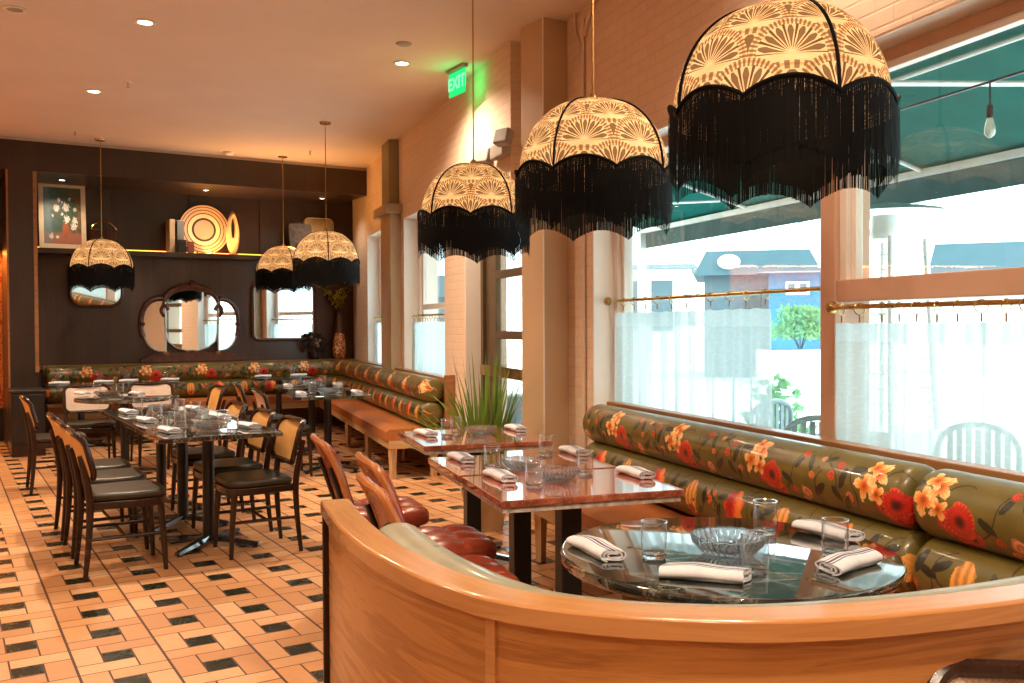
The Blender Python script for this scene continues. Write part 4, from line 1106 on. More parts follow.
roll(rp[i0:i1], 0.570, 0.100, u0=0.15, side=-1).build('lower_bolster', m_floralL, be, smooth=60)
MB().sweep([xy(p) for p in cp[i0:i1]], [(CW + 0.02, 0.36), (CW + 0.02, 0.45), (0.35, 0.465), (0.56, 0.46), (0.585, 0.44), (0.585, 0.36)]).build('seat', m_tan, be, smooth=50)
MB().sweep([xy(p) for p in off(cp, 0.52)[i0 + 1:i1 - 1]], [(0.0, 0.0), (0.0, 0.359), (0.03, 0.359), (0.03, 0.0)]).build('base', m_apron, be, smooth=50)

# ------------------------------------------------------------------ chairs
def cane_chair(label, cane, group):
    t = thing('cane_chair', label, 'chair', (0, 0, 0), 0, group)
    out = []
    seat = [(-0.20, -0.19), (0.20, -0.19)] + [(0.225 * math.cos(a) if abs(math.cos(a)) > 0.98 else 0.225 * math.copysign(abs(math.cos(a)) ** 0.45, math.cos(a)), 0.05 + 0.17 * math.sin(a) ** 0.6 if math.sin(a) > 0 else 0.05) for a in [PI * i / 14 for i in range(15)]]
    MB().prism(seat, 0.385, 0.430).build('seat_frame', m_chairwood, t, smooth=50, bevel=0.006)
    MB().prism([(x * 0.985, y * 0.985) for x, y in seat], 0.431, 0.475).build('seat', m_seat, t, smooth=60, bevel=0.018, seg=4)
    for sx in (-1, 1):
        MB().tube([(sx * 0.185, 0.175, 0.39), (sx * 0.190, 0.190, 0.20), (sx * 0.195, 0.200, 0.0)], [0.021, 0.018, 0.013], 8).build('leg', m_chairwood, t)
        MB().tube(smooth_path([(sx * 0.205, -0.235, 0.0), (sx * 0.200, -0.215, 0.20), (sx * 0.198, -0.205, 0.42), (sx * 0.203, -0.228, 0.58), (sx * 0.205, -0.258, 0.70)], 4), [0.013, 0.014, 0.015, 0.016, 0.017, 0.018, 0.019, 0.02, 0.021, 0.021, 0.021, 0.020, 0.019, 0.018, 0.016, 0.014, 0.012], 8, flat=0.8).build('leg', m_chairwood, t)
        MB().tube([(sx * 0.200, -0.214, 0.22), (sx * 0.190, 0.187, 0.22)], 0.010, 8).build('stretcher', m_chairwood, t)
    MB().tube([(-0.195, -0.02, 0.22), (0.195, -0.02, 0.22)], 0.010, 8).build('stretcher', m_chairwood, t)
    H0, H1, W_ = 0.555, 0.815, 0.215
    def B(x, z):
        q = (z - H0) / (H1 - H0)
        return Vector((x, -0.218 - 0.24 * (z - H0) - 0.10 * max(0, q - 0.6) ** 2 + 0.95 * x * x, z))
    pts = rrect(2 * W_, H1 - H0, 0.06, 5, 0, (H0 + H1) / 2)
    fp = [B(x, z) for x, z in pts]
    MB().tube(fp, 0.017, 8, closed=True).build('back_frame', m_chairwood, t)
    def sf(u, v):
        z = H0 + (H1 - H0) * v
        d = 0.06 - min(0.06, min(z - H0, H1 - z)); half = W_ - (0.06 - math.sqrt(max(0, 0.06 ** 2 - d * d)))
        x = (2 * u - 1) * half; p = B(x, z)
        return p + Vector((0, 0.003, 0)), p - Vector((0, 0.003, 0)), (x, z)
    MB().slab(sf, 16, 14, 0.006).build('cane_panel', cane, t, smooth=60)
    return t
VC = ANG_V - PI / 2           # local +Y faces along V
NC = ANG_N - PI / 2
UC = ANG_U - PI / 2
A0 = Vector((-1.78, 5.71))    # near end of the long marble table row
def ax(u, v, z=0.0): p = A0 + U2 * u + V2 * v; return Vector((p.x, p.y, z))
GC = 'dark wood chairs with cane backs'
ch0 = cane_chair('dark cane chair at the aisle corner of the long marble table, first in its row', m_cane, GC)
ch0.location = ax(0.08, -0.565); ch0.rotation_euler = (0, 0, VC)
dup(ch0, ax(0.66, -0.565), VC, 'dark cane chair on the aisle side, second from the near corner of the marble row')
dup(ch0, ax(1.22, -0.565), VC, 'dark cane chair on the aisle side, third from the near corner of the marble row')
dup(ch0, ax(3.25, -0.60), VC, 'lone dark cane chair in profile beside the black sideboard')
VM = VC + PI
dup(ch0, ax(0.09, 0.215), VM, 'cane chair with orange lit back at the near window-side corner of the long marble table')
dup(ch0, ax(0.74, 0.225), VM, 'second orange lit cane chair on the window side of the long marble table')
dup(ch0, ax(1.50, 0.24), VM, 'third orange lit cane chair on the window side of the long marble table')
dup(ch0, ax(3.66, 0.64), VM, 'orange lit cane chair beside the small round black table')
chp = cane_chair('pale cane chair across the small round black table, nearer the pillar', m_pale_cane, GC)
chp.location = ax(4.36, -0.20); chp.rotation_euler = (0, 0, UC + PI)
dup(chp, ax(4.40, 0.43), UC + PI, 'pale cane chair across the small round black table, on its window side')
dup(chp, (-2.16, 8.83, 0), NC + 0.12, 'pale lit cane chair facing the marble table by the corner bench')  # window light on this back is put into the pale cane colour
dup(ch0, (-2.62, 9.78, 0), NC, 'dark cane chair in profile beyond the pale one, facing the corner bench')
dup(chp, (0.905, 1.335, 0), PI - 0.10, 'cane chair with its back against the outside of the oak booth wall', cat='chair')
def tufted_chair(label, group):
    t = thing('tufted_chair', label, 'chair', (0, 0, 0), 0, group)
    MB().pad(0.47, 0.47, 0.115, 36, 36, 5, tuft=3, depth=0.36, M4=Matrix.Translation((0, 0, 0.435))).build('seat', m_red, t, smooth=80)
    MB().box((-0.18, -0.18, 0.375), (0.18, 0.18, 0.395)).build('seat_frame', m_blackmetal, t, smooth=0, bevel=0.004)
    def bd(v):          # v.x across, v.y up, v.z thickness -> lean back, wrap, flare at the top
        x, h, th = v
        z = 0.655 + h; q = (h + 0.19) / 0.38
        return Vector((x, -0.235 - 0.30 * (h) - 0.16 * max(0, q - 0.62) ** 2 + 0.35 * x * x + th, z))
    MB().pad(0.44, 0.38, 0.055, 22, 22, 6, tuft=3, depth=0.25, bend=bd).build('backrest', m_red, t, smooth=80)
    MB().tube(smooth_path([(-0.222, -0.178, 0.49), (-0.222, -0.235, 0.68), (-0.20, -0.302, 0.82), (-0.10, -0.322, 0.836), (0.10, -0.322, 0.836), (0.20, -0.302, 0.82), (0.222, -0.235, 0.68), (0.222, -0.178, 0.49)], 5), 0.017, 8).build('back_frame', m_redwood, t)
    for sx in (-1, 1):
        MB().tube([(sx * 0.15, 0.16, 0.38), (sx * 0.18, 0.20, 0.0)], 0.011, 8).build('leg', m_blackmetal, t)
        MB().tube(smooth_path([(sx * 0.19, -0.26, 0.0), (sx * 0.185, -0.19, 0.38), (sx * 0.19, -0.225, 0.55), (sx * 0.195, -0.282, 0.72)], 5), 0.012, 8).build('leg', m_blackmetal, t)
    return t
GT = 'oxblood tufted chairs'
tc = tufted_chair('oxblood tufted chair furthest from the oak booth, beyond the salmon tables', GT)
def tplace(o, px, py, off_=0.0):
    p = at(px, py, 0.49); o.location = (p.x, p.y, 0); o.rotation_euler = (0, 0, NC)
tplace(tc, 379, 503)
t2 = dup(tc, (0, 0, 0), 0, 'oxblood tufted chair at the middle of the salmon table row'); tplace(t2, 436, 534)
t3 = dup(tc, (0, 0, 0), 0, 'oxblood tufted chair tight behind the curved oak booth wall'); tplace(t3, 450, 568)

# ------------------------------------------------------------------ tables
def cross_base(t, hgt, col=0.04, arm=0.36, diag=True, square=False):
    if square: MB().box((-0.045, -0.045, 0.03), (0.045, 0.045, hgt)).build('column', m_blackmetal, t, smooth=0, bevel=0.006)
    else: MB().tube([(0, 0, 0.03), (0, 0, hgt)], col, 20).build('column', m_blackmetal, t)
    for i in range(4):
        a = PI / 4 + i * PI / 2 if diag else i * PI / 2
        m4 = Matrix.Rotation(a, 4, 'Z')
        pr = [(0.03, -0.032, 0.035), (arm, -0.022, 0.012), (arm, 0.022, 0.012), (0.03, 0.032, 0.035), (0.03, -0.02, 0.065), (arm, -0.014, 0.034), (arm, 0.014, 0.034), (0.03, 0.02, 0.065)]
        mb = MB().add([m4 @ Vector(p) for p in pr], [(0, 3, 2, 1), (4, 5, 6, 7), (0, 1, 5, 4), (1, 2, 6, 5), (2, 3, 7, 6), (3, 0, 4, 7)])
        f = mb.build('foot', m_basemetal, t, smooth=0, bevel=0.003)
        e = m4 @ Vector((arm - 0.03, 0, 0))
        MB().lathe([(0.001, 0.0), (0.018, 0.0), (0.018, 0.014), (0.001, 0.014)], 12, (e.x, e.y, 0)).build('glide', m_blackmetal, f)
    MB().box((-0.2, -0.025, hgt - 0.012), (0.2, 0.025, hgt)).build('bracket', m_basemetal, t, smooth=0)
def sq_table(label, cat, size, top_m, group, square=False, edge=None, thick=0.03):
    t = thing('dining_table', label, cat, (0, 0, 0), 0, group)
    a, b = size[0] / 2, size[1] / 2
    MB().box((-a, -b, 0.75 - thick), (a, b, 0.75)).build('tabletop', top_m, t, smooth=0, bevel=0.004)
    if edge: MB().box((-a + 0.012, -b + 0.012, 0.75 - thick - 0.022), (a - 0.012, b - 0.012, 0.75 - thick - 0.0005)).build('underlay', edge, t, smooth=0)
    cross_base(t, 0.75 - thick - (0.023 if edge else 0.001), 0.038, 0.36, True, square)
    return t
GM = 'square dark marble tables'
T1 = sq_table('dark marble table nearest the camera in the joined row beside the aisle', 'table', (0.757, 0.757), m_marble, GM)
def tset(o, p, rz): o.location = p; o.rotation_euler = (0, 0, rz)
tset(T1, ax(0.38, 0), ANG_V)
T2 = dup(T1, ax(1.14, 0), ANG_V, 'middle dark marble table of the joined row of three')
T3 = dup(T1, ax(1.90, 0), ANG_V, 'furthest dark marble table of the joined row of three')
G1p = Vector((-1.83, 9.20)); G2p = G1p + W2 * 1.25
dup(T1, (*G1p, 0), ANG_N, 'dark marble table beside the leather seat of the corner bench, nearer the door')
dup(T1, (*G2p, 0), ANG_N, 'dark marble table deeper in along the corner bench under the far window')
B1p, B2p, B3p = Vector((-5.14, 11.07)), Vector((-4.50, 11.48)), Vector((-3.10, 12.34))
dup(T1, (*B1p, 0), ANG_V, 'dark marble table in the alcove under the small rounded mirror')
dup(T1, (*B2p, 0), ANG_V, 'dark marble table in the alcove under the triple vanity mirror')
dup(T1, (*B3p, 0), ANG_V, 'dark marble table in the alcove under the square mirror')
GS = 'salmon terrazzo tables'
NS = Vector((0.952, 0.306)); angS = math.atan2(0.306, 0.952)
S1 = sq_table('salmon terrazzo table nearest the oak booth, overlapping the next', 'table', (0.78, 0.60), m_salmon, GS, True, m_edge, 0.028)
S1p, S2p, S3p = Vector((0.235, 3.93)), Vector((0.035, 4.535)), Vector((-0.245, 5.62))
tset(S1, (*S1p, 0), angS)
dup(S1, (*S2p, 0), angS, 'salmon terrazzo table pushed against the one by the oak booth')
S3 = sq_table('salmon terrazzo table standing apart by the plant and beige column', 'table', (0.76, 0.76), m_salmon, GS, True, m_edge, 0.028)
tset(S3, (*S3p, 0), angS)
def round_table(label, r, p, seg=64, thick=0.034):
    t = thing('round_table', label, 'table', p, 0)
    z0 = 0.75 - thick
    MB().lathe([(0.0005, z0), (r - 0.01, z0), (r - 0.003, z0 + 0.004), (r, z0 + 0.012), (r, 0.742), (r - 0.003, 0.748), (r - 0.01, 0.75), (0.0005, 0.75)], seg).build('tabletop', m_marble, t, merge=True)
    cross_base(t, z0 - 0.001, 0.04, 0.34); return t
pL = at(559, 560, 0.75); pR = at(906, 560, 0.75); pF = at(735, 519.3, 0.75)
RT = Vector((0.632, 2.74)); RTR = 0.492
rt = round_table('round dark marble table inside the curved oak booth', RTR, (*RT, 0))
dt = ax(3.72, 0.02)
round_table('small round black table at the far end of the long marble row', 0.44, dt)
# black sideboard by the pillar
sbp = FT(-1.745, -0.32)
sd = thing('sideboard', 'black sideboard standing against the dark pillar by the aisle', 'cabinet', (sbp.x, sbp.y, 0), ANG_V)
MB().box((-0.165, -0.28, 0.13), (0.165, 0.28, 0.70)).build('body', m_dark, sd, smooth=0, bevel=0.004)
MB().box((-0.165, -0.28, 0.0), (0.165, 0.28, 0.129)).build('plinth', m_chairwood, sd, smooth=0)
MB().box((-0.18, -0.295, 0.701), (0.18, 0.28, 0.73)).build('top', m_dark, sd, smooth=0, bevel=0.006)
MB().box((-0.15, -0.292, 0.16), (0.15, -0.281, 0.68)).build('door', m_dark, sd, smooth=0, bevel=0.003)
# ------------------------------------------------------------------ fringed pendant lamps
def pendant(label, group, loc, R_=0.34, strands=1100, rzz=0.0):
    t = thing('pendant_lamp', label, 'lamp', loc, rzz, group)         # origin: bottom edge of the shade
    HD = 0.338
    def sq(a, z): return 1.0 + 0.018 * math.cos(4 * a + PI)           # seams sit slightly proud of flat panels
    prof = []
    for i in range(25):
        a = PI / 2 * i / 24
        prof.append((R_ * max(0.06, math.cos(a) ** 0.86), HD * math.sin(a) ** 0.98 if i else 0.0))
    prof = [(R_ * 0.995, -0.03)] + prof
    MB().lathe(prof, 96, (0, 0, 0), lambda a, z: 1.0 - 0.035 * abs(math.sin(2 * a)) ** 2 * 0.6).build('shade', m_shade, t, smooth=80)
    for k in range(4):
        a = k * PI / 2
        MB().tube([((r + 0.004) * math.cos(a), (r + 0.004) * math.sin(a), z) for r, z in prof], 0.0055, 6).build('seam_piping', m_fringe, t)
    MB().lathe([(0.001, HD + 0.03), (0.012, HD + 0.028), (0.028, HD + 0.004), (0.03, HD - 0.006), (0.001, HD - 0.006)], 16).build('finial', m_brass, t)
    def hump(a): return abs(math.sin(4 * a)) ** 0.8
    RF_ = R_ + 0.010
    top = [(RF_ * math.cos(a), RF_ * math.sin(a), -0.015 + 0.045 * hump(a)) for a in [2 * PI * i / 160 for i in range(160)]]
    MB().tube(top, 0.0075, 6, closed=True).build('braid', m_fringe, t)
    rnd = random.Random(4); mb = MB()
    def strand(a, w, r, z0, z1):
        vs = []; n = 4; dr = rnd.uniform(-0.003, 0.003); da = rnd.uniform(-0.002, 0.002)
        for i in range(n + 1):
            q = i / n; z = z0 + (z1 - z0) * q
            for s in (-1, 1):
                aa = a + s * w / r / 2 + da * q
                vs.append(((r + dr * q) * math.cos(aa), (r + dr * q) * math.sin(aa), z))
        mb.add(vs, [(2 * i, 2 * i + 1, 2 * i + 3, 2 * i + 2) for i in range(n)])
    for i in range(strands):
        a = 2 * PI * (i + rnd.uniform(-0.25, 0.25)) / strands; w = rnd.uniform(0.0018, 0.0028)
        strand(a, w, RF_, -0.012 + 0.045 * hump(a), -0.268 + 0.055 * hump(a) + rnd.uniform(-0.002, 0.002))
    for i in range(int(strands * 0.7)):                               # second, shorter knotted layer that thickens the band
        a = 2 * PI * (i + rnd.uniform(-0.3, 0.3)) / (strands * 0.7); w = rnd.uniform(0.0024, 0.0038)
        strand(a, w, RF_ + 0.004, -0.030 + 0.045 * hump(a) - 0.05 * hump(a) * rnd.random(), -0.225 + 0.055 * hump(a) + rnd.uniform(-0.004, 0.004))
    mb.build('fringe', m_fringe, t, smooth=0)
    top_z = ZC - loc[2]
    MB().tube([(0, 0, HD + 0.02), (0, 0, top_z - 0.02)], 0.005, 8).build('cord', m_brass, t)
    MB().lathe([(0.001, top_z - 0.028), (0.055, top_z - 0.026), (0.062, top_z - 0.010), (0.062, top_z), (0.001, top_z)], 24).build('ceiling_canopy', m_brass, t)
    b = MB().lathe([(0.001, 0.20), (0.018, 0.20), (0.02, 0.165), (0.036, 0.12), (0.034, 0.09), (0.018, 0.068), (0.001, 0.065)], 16).build('bulb', m_bulb, t)
    MB().tube([(0, 0, 0.20), (0, 0, HD)], 0.014, 8).build('socket', m_brass, t)
    for k in range(4):
        a = k * PI / 2; MB().tube([(0.0, 0.0, 0.315), (0.05 * math.cos(a), 0.05 * math.sin(a), 0.318)], 0.003, 5)
    ld = bpy.data.lights.new('pendant_light', 'POINT'); ld.energy = LAMP_W; ld.color = (1.0, 0.73, 0.45); ld.shadow_soft_size = 0.045
    lo = bpy.data.objects.new('pendant_light', ld); COL.objects.link(lo); lo.parent = t; lo.location = (0, 0, 0.02)
    return t
LAMP_W = 4.2
SKY = 4.6
GP = 'fringed art deco pendant lamps'
zb = 1.42 + (325 - 108) * 2.73 / FPX
p3 = Vector((0.785, 2.73)); zs = 2.05
P3 = pendant('large fringed pendant lamp over the round marble table in the oak booth', GP, (0.862, 2.99, 2.095), rzz=0.21)
P2 = dup(P3, (0.37, 4.22, 2.095), 0.98, 'fringed pendant lamp over the joined salmon tables')
P1 = dup(P3, (-0.238, 5.9, 2.10), 0.77, 'fringed pendant lamp over the salmon table by the door and EXIT sign')
P4 = dup(P3, (-4.765, 10.83, 2.10), 0.0, 'fringed pendant lamp hanging before the small rounded mirror and flower painting')
P5 = dup(P3, (-1.99, 10.0, 2.10), 0.26, 'fringed pendant lamp over the corner bench table, its fringe above the mosaic vase')
P6 = dup(P3, (-2.94, 12.0, 2.11), 0.59, 'fringed pendant lamp in front of the square mirror, partly behind another shade')
# ------------------------------------------------------------------ ceiling fittings
def downlight(label, px, py, lit=True):
    p = at(px, py, ZC)
    t = thing('downlight', label, 'ceiling light', (p.x, p.y, ZC), 0, 'recessed ceiling lights')
    MB().lathe([(0.052, -0.001), (0.075, -0.001), (0.078, -0.006), (0.060, -0.010), (0.050, -0.006)], 24).build('trim_ring', m_white, t)
    MB().lathe([(0.001, -0.004), (0.052, -0.004)], 24).build('lens', m_lens if lit else m_grey, t)
    if lit:
        spot((p.x, p.y, ZC - 0.02), DOWN_W, t)
    return t
def spot(loc, w, parent=None, size=150):
    ld = bpy.data.lights.new('ceiling_or_fill_spot', 'SPOT'); ld.energy = w; ld.color = (1.0, 0.77, 0.55); ld.spot_size = R(size); ld.spot_blend = 0.7; ld.shadow_soft_size = 0.05
    lo = bpy.data.objects.new('ceiling_or_fill_spot', ld); COL.objects.link(lo)
    if parent: lo.parent = parent; lo.location = (0, 0, -0.02)
    else: lo.location = loc
    return lo
DOWN_W = 250.0
PUCK_W = 28.0
downlight('lit recessed ceiling light nearest the top edge of the ceiling view', 145, 22)
downlight('lit recessed ceiling light midway toward the dark alcove beam', 94, 91)
downlight('lit recessed ceiling light near the EXIT sign', 402, 63)
downlight('unlit recessed ceiling light in the aisle corner of the ceiling', 15, 9, False)
p = at(404, 43.5, ZC)
o = MB().lathe([(0.001, -0.012), (0.045, -0.012), (0.062, -0.004), (0.064, 0.0), (0.001, 0.0)], 24).build('ceiling_speaker', m_grey); o.location = (p.x, p.y, ZC)
tag(o, 'small dark round ceiling fitting beside the lit light near the EXIT sign', 'ceiling fitting')
# added fill spots without fixtures, out of view under the ceiling
for k, t in ((-4.5, -7.0), (-2.0, -8.0), (-5.0, -10.5), (-2.0, -11.5), (-4.8, -3.6), (-4.6, -0.6), (0.4, -9.6), (-3.0, -13.5)):
    q = FT(k, t); spot((q.x, q.y, ZC - 0.03), DOWN_W * 0.45)
for s, n in ((0.5, 1.0),):
    q = WN(s, n); spot((q.x, q.y, ZC - 0.03), DOWN_W * 0.8)
p = at(229, 152, ZC); o = MB().lathe([(0.001, -0.045), (0.045, -0.043), (0.060, -0.03), (0.072, -0.01), (0.075, 0.0), (0.001, 0.0)], 24).build('smoke_detector', m_white); o.location = (p.x, p.y, ZC)
tag(o, 'white round smoke detector on the ceiling before the dark beam', 'smoke detector')
for i, (px, py, lab) in enumerate(((75, 131, 'small sprinkler head on the ceiling above the flower painting'), (128, 82, 'small sprinkler head in the open middle of the ceiling'), (310, 151, 'small sprinkler head near the corner pendant cords'))):
    p = at(px, py, ZC); sp = thing('sprinkler', lab, 'sprinkler', (p.x, p.y, ZC))
    MB().lathe([(0.001, -0.006), (0.03, -0.005), (0.033, 0.0), (0.001, 0.0)], 18).build('escutcheon', m_white, sp)
    MB().lathe([(0.001, -0.05), (0.016, -0.048), (0.016, -0.045), (0.005, -0.044), (0.007, -0.006), (0.001, -0.006)], 14).build('head', m_grey, sp)
# exit sign
p = at(457, 67, ZC)
ex = thing('exit_sign', 'green edge-lit EXIT sign hanging from the ceiling', 'sign', (p.x, p.y, ZC), ANG_U)
MB().box((-0.15, -0.025, -0.03), (0.15, 0.025, 0.0)).build('housing', m_grey, ex, smooth=0, bevel=0.006)
MB().box((-0.14, -0.004, -0.235), (0.14, 0.004, -0.036)).build('panel', m_exit, ex, smooth=0)
cu = bpy.data.curves.new('lettering', 'FONT'); cu.body = 'EXIT'; cu.size = 0.145; cu.align_x = 'CENTER'; cu.align_y = 'CENTER'; cu.extrude = 0.0015; cu.offset = 0.004
tmp = bpy.data.objects.new('lettering_curve', cu); COL.objects.link(tmp); bpy.context.view_layer.update()
lme = bpy.data.meshes.new_from_object(tmp.evaluated_get(bpy.context.evaluated_depsgraph_get())); bpy.data.objects.remove(tmp); lme.materials.clear(); lme.materials.append(m_exit2)
for sgn in (1, -1):
    lo = bpy.data.objects.new('lettering', lme); COL.objects.link(lo); lo.parent = ex; lo.location = (0, sgn * 0.0065, -0.136); lo.rotation_euler = (R(90), 0, PI if sgn > 0 else 0)
ld = bpy.data.lights.new('exit_glow', 'AREA'); ld.energy = 0.5; ld.color = (0.03, 1.0, 0.2); ld.shape = 'RECTANGLE'; ld.size = 0.33; ld.size_y = 0.2
for sgn in (1, -1):
    lo = bpy.data.objects.new('exit_glow', ld); COL.objects.link(lo); lo.parent = ex; lo.location = (0, sgn * 0.012, -0.15); lo.rotation_euler = (R(-90) * -sgn, 0, 0)
# emergency lights over the door
p = on_n(507, 150, NF)
em = thing('emergency_light', 'twin head emergency light on the brick above the door', 'emergency light', (p.x, p.y, p.z), ANG_W)
MB().box((-0.14, 0.012, -0.06), (0.16, 0.09, 0.05)).build('housing', m_grey, em, smooth=0, bevel=0.01)
for x, z in ((0.26, -0.02), (-0.20, 0.05)):
    MB().box((-0.07, -0.03, -0.06), (0.07, 0.05, 0.06), Matrix.Translation((x, 0.09, z)) @ Matrix.Rotation(0.5, 4, 'Z') @ Matrix.Rotation(0.3, 4, 'X')).build('lamp_head', m_grey, em, smooth=0, bevel=0.012)
    MB().tube([(x * 0.5, 0.05, 0), (x, 0.08, z)], 0.015, 8).build('arm', m_grey, em)
MB().box((0.34, 0.0 + 0.004, -0.04), (0.43, 0.05, 0.06)).build('junction_box', m_white, em, smooth=0, bevel=0.005)
for c in _kids(em): c.location.y = 0.0
em.rotation_euler = (0, 0, ANG_W); em.scale = (1, 1, 1)

for i, (px, lab) in enumerate(((62, 'small puck light under the dark beam above the flower painting'), (206, 'small puck light under the dark beam above the ringed plate'), (322, 'small puck light under the dark beam near the gold tray'))):
    k, _ = kt(on_t(px, 185, 0.55)); c = FT(k, 0.55)
    t = thing('puck_light', lab, 'puck light', (c.x, c.y, 3.2195), 0, 'puck lights under the beam')
    MB().lathe([(0.035, 0.0), (0.05, 0.0), (0.048, -0.008), (0.035, -0.008)], 20).build('trim_ring', m_bronze, t)
    MB().lathe([(0.001, -0.004), (0.035, -0.004)], 20).build('lens', m_lens, t)
    lo = spot((c.x, c.y, 3.2), PUCK_W, t, 140); lo.location = (0, 0, -0.02)
# ------------------------------------------------------------------ things in the alcove
def on_back(px, py, t): p = on_t(px, py, t); k, _ = kt(p); return k, p.z
GB = ANG_V
SHZ = 2.401
# flower painting
k0, z1 = on_back(38, 181, 0.95); k1, z0 = on_back(86, 247, 0.95)
w, h = k1 - k0, z1 - SHZ - 0.004
c = FT((k0 + k1) / 2, 0.90)
pa = thing('painting', 'flower still life painting in a pale wood frame on the display shelf', 'painting', (c.x, c.y, SHZ + 0.003), GB)
mt = Matrix.Rotation(R(-7), 4, 'X')
fr = MB(); b_ = 0.055
fr.box((-w / 2, -0.03, 0), (w / 2, 0.0, b_), mt).box((-w / 2, -0.03, h - b_), (w / 2, 0.0, h), mt).box((-w / 2, -0.03, b_), (-w / 2 + b_, 0.0, h - b_), mt).box((w / 2 - b_, -0.03, b_), (w / 2, 0.0, h - b_), mt)
fr.build('frame', m_cream, pa, smooth=0, bevel=0.004)
def cv(u, v): p = mt @ Vector((-w / 2 + b_ + (w - 2 * b_) * u, -0.018, b_ + (h - 2 * b_) * v)); return p, mt @ Vector((-w / 2 + b_ + (w - 2 * b_) * u, -0.006, b_ + (h - 2 * b_) * v)), (u, v)
MB().slab(cv, 2, 2, 0.01).build('canvas', painting_mat(), pa, smooth=0)
# wire basket behind the pendant
k, z = on_back(104, 240, 0.95); c = FT(k, 0.95)
bs_ = thing('wire_basket', 'dark wire basket on the display shelf behind a pendant lamp', 'basket', (c.x, c.y, SHZ + 0.002), GB)
mb = MB()
for i in range(14):
    a = 2 * PI * i / 14; mb.tube([(0.11 * math.cos(a), 0.11 * math.sin(a), 0.005), (0.17 * math.cos(a), 0.17 * math.sin(a), 0.14), (0.15 * math.cos(a), 0.15 * math.sin(a), 0.26)], 0.005, 5)
for r, z in ((0.11, 0.006), (0.17, 0.14), (0.15, 0.26)): mb.tube([(r * math.cos(2 * PI * i / 24), r * math.sin(2 * PI * i / 24), z) for i in range(24)], 0.007, 6, closed=True)
mb.build('body', m_carved, bs_)
MB().tube([(0.15 * math.cos(PI * i / 12), 0, 0.26 + 0.11 * math.sin(PI * i / 12)) for i in range(13)], 0.008, 6).build('handle', m_brass, bs_)
# books and small box
k, _ = on_back(170.5, 235, 0.96); c = FT(k, 0.965)
bk = thing('book', 'tall yellow spined book upright on the display shelf', 'book', (c.x, c.y, SHZ), GB)
MB().box((-0.035, -0.12, 0.002), (0.035, 0.12, 0.44)).build('cover', m_cream, bk, smooth=0, bevel=0.004)
MB().box((-0.029, -0.117, 0.441), (0.029, 0.117, 0.444)).build('pages', m_white, bk, smooth=0)
k, _ = on_back(179, 235, 0.96); c = FT(k - 0.006, 0.93)
bk = thing('book', 'blue grey book beside the yellow spined one', 'book', (c.x, c.y, SHZ), GB)
MB().box((-0.046, -0.10, 0.002), (0.046, 0.08, 0.43)).build('cover', simple('blue_grey_cloth', (0.16, 0.20, 0.22), 0.6), bk, smooth=0, bevel=0.004)
MB().box((-0.04, -0.097, 0.431), (0.04, 0.077, 0.434)).build('pages', m_white, bk, smooth=0)
k, _ = on_back(182, 246, 0.80); c = FT(k, 0.785)
bx = thing('box', 'small black box in front of the blue grey book', 'box', (c.x, c.y, SHZ), GB)
MB().box((-0.052, -0.03, 0.002), (0.05, 0.03, 0.15)).build('body', m_dark, bx, smooth=0, bevel=0.004)
MB().box((-0.055, -0.032, 0.151), (0.053, 0.032, 0.17)).build('lid', m_dark, bx, smooth=0, bevel=0.003)
k, _ = on_back(190.5, 246, 0.80); c = FT(k, 0.785)
bx = thing('box', 'small dull red box leaning by the ringed plate', 'box', (c.x, c.y, SHZ), GB)
MB().box((-0.04, -0.025, 0.002), (0.04, 0.025, 0.13)).build('body', simple('dull_red', (0.22, 0.06, 0.04), 0.5), bx, smooth=0, bevel=0.003)
MB().box((-0.042, -0.027, 0.131), (0.042, 0.027, 0.15)).build('lid', simple('dull_red_dark', (0.15, 0.04, 0.03), 0.5), bx, smooth=0, bevel=0.003)
# ringed plate
k, z = on_back(204, 229, 0.93); c = FT(k + 0.025, 1.06)
pl = thing('decorative_plate', 'large round plate with dark rings on the display shelf', 'plate', (c.x, c.y, SHZ + 0.342), GB)
m4 = Matrix.Rotation(R(90), 4, 'X')
d = MB().lathe([(0.001, 0.018), (0.20, 0.020), (0.30, 0.032), (0.333, 0.040), (0.335, 0.036), (0.30, 0.018), (0.001, 0.004)], 56)
d.v = [tuple(m4 @ Vector(v)) for v in d.v]
d.build('plate', plate_mat(), pl)
st = MB(); 
for x in (-0.1, 0.1): st.tube([(x, 0.02, -0.333), (x, -0.07, -0.333), (x, -0.06, -0.29)], 0.006, 6); st.tube([(x, 0.02, -0.333), (x * 0.6, 0.06, -0.05)], 0.006, 6)
st.build('stand', m_blackmetal, pl)
# pierced wooden sculpture
k, z = on_back(233, 232, 0.85); c = FT(k, 0.86)
sc_ = thing('wood_sculpture', 'upright pale wooden oval with a long hole beside the plate', 'sculpture', (c.x, c.y, SHZ), GB)
mb = MB(); n = 40; H = 0.60
def so(a): # outer pointed oval, inner slot
    x = 0.095 * math.cos(a) * (1.0 - 0.35 * max(0, math.sin(a))); z = H / 2 + H / 2 * math.sin(a) * (1 if math.sin(a) > 0 else 0.98)
    return x, max(0.002, z)
def si(a): return 0.030 * math.cos(a), 0.36 + 0.14 * math.sin(a)
vs = []
for i in range(n):
    a = 2 * PI * i / n; ox, oz = so(a); ix, iz = si(a); mx, mz = (ox * 0.6 + ix * 0.4, oz * 0.55 + iz * 0.45)
    vs += [(ox, 0, oz), (mx, -0.045, mz), (ix, -0.03, iz), (ix, 0.03, iz), (mx, 0.045, mz)]
fs = []
for i in range(n):
    for j in range(5): a = i * 5 + j; b = i * 5 + (j + 1) % 5; a2 = ((i + 1) % n) * 5 + j; b2 = ((i + 1) % n) * 5 + (j + 1) % 5; fs.append((a, b, b2, a2))
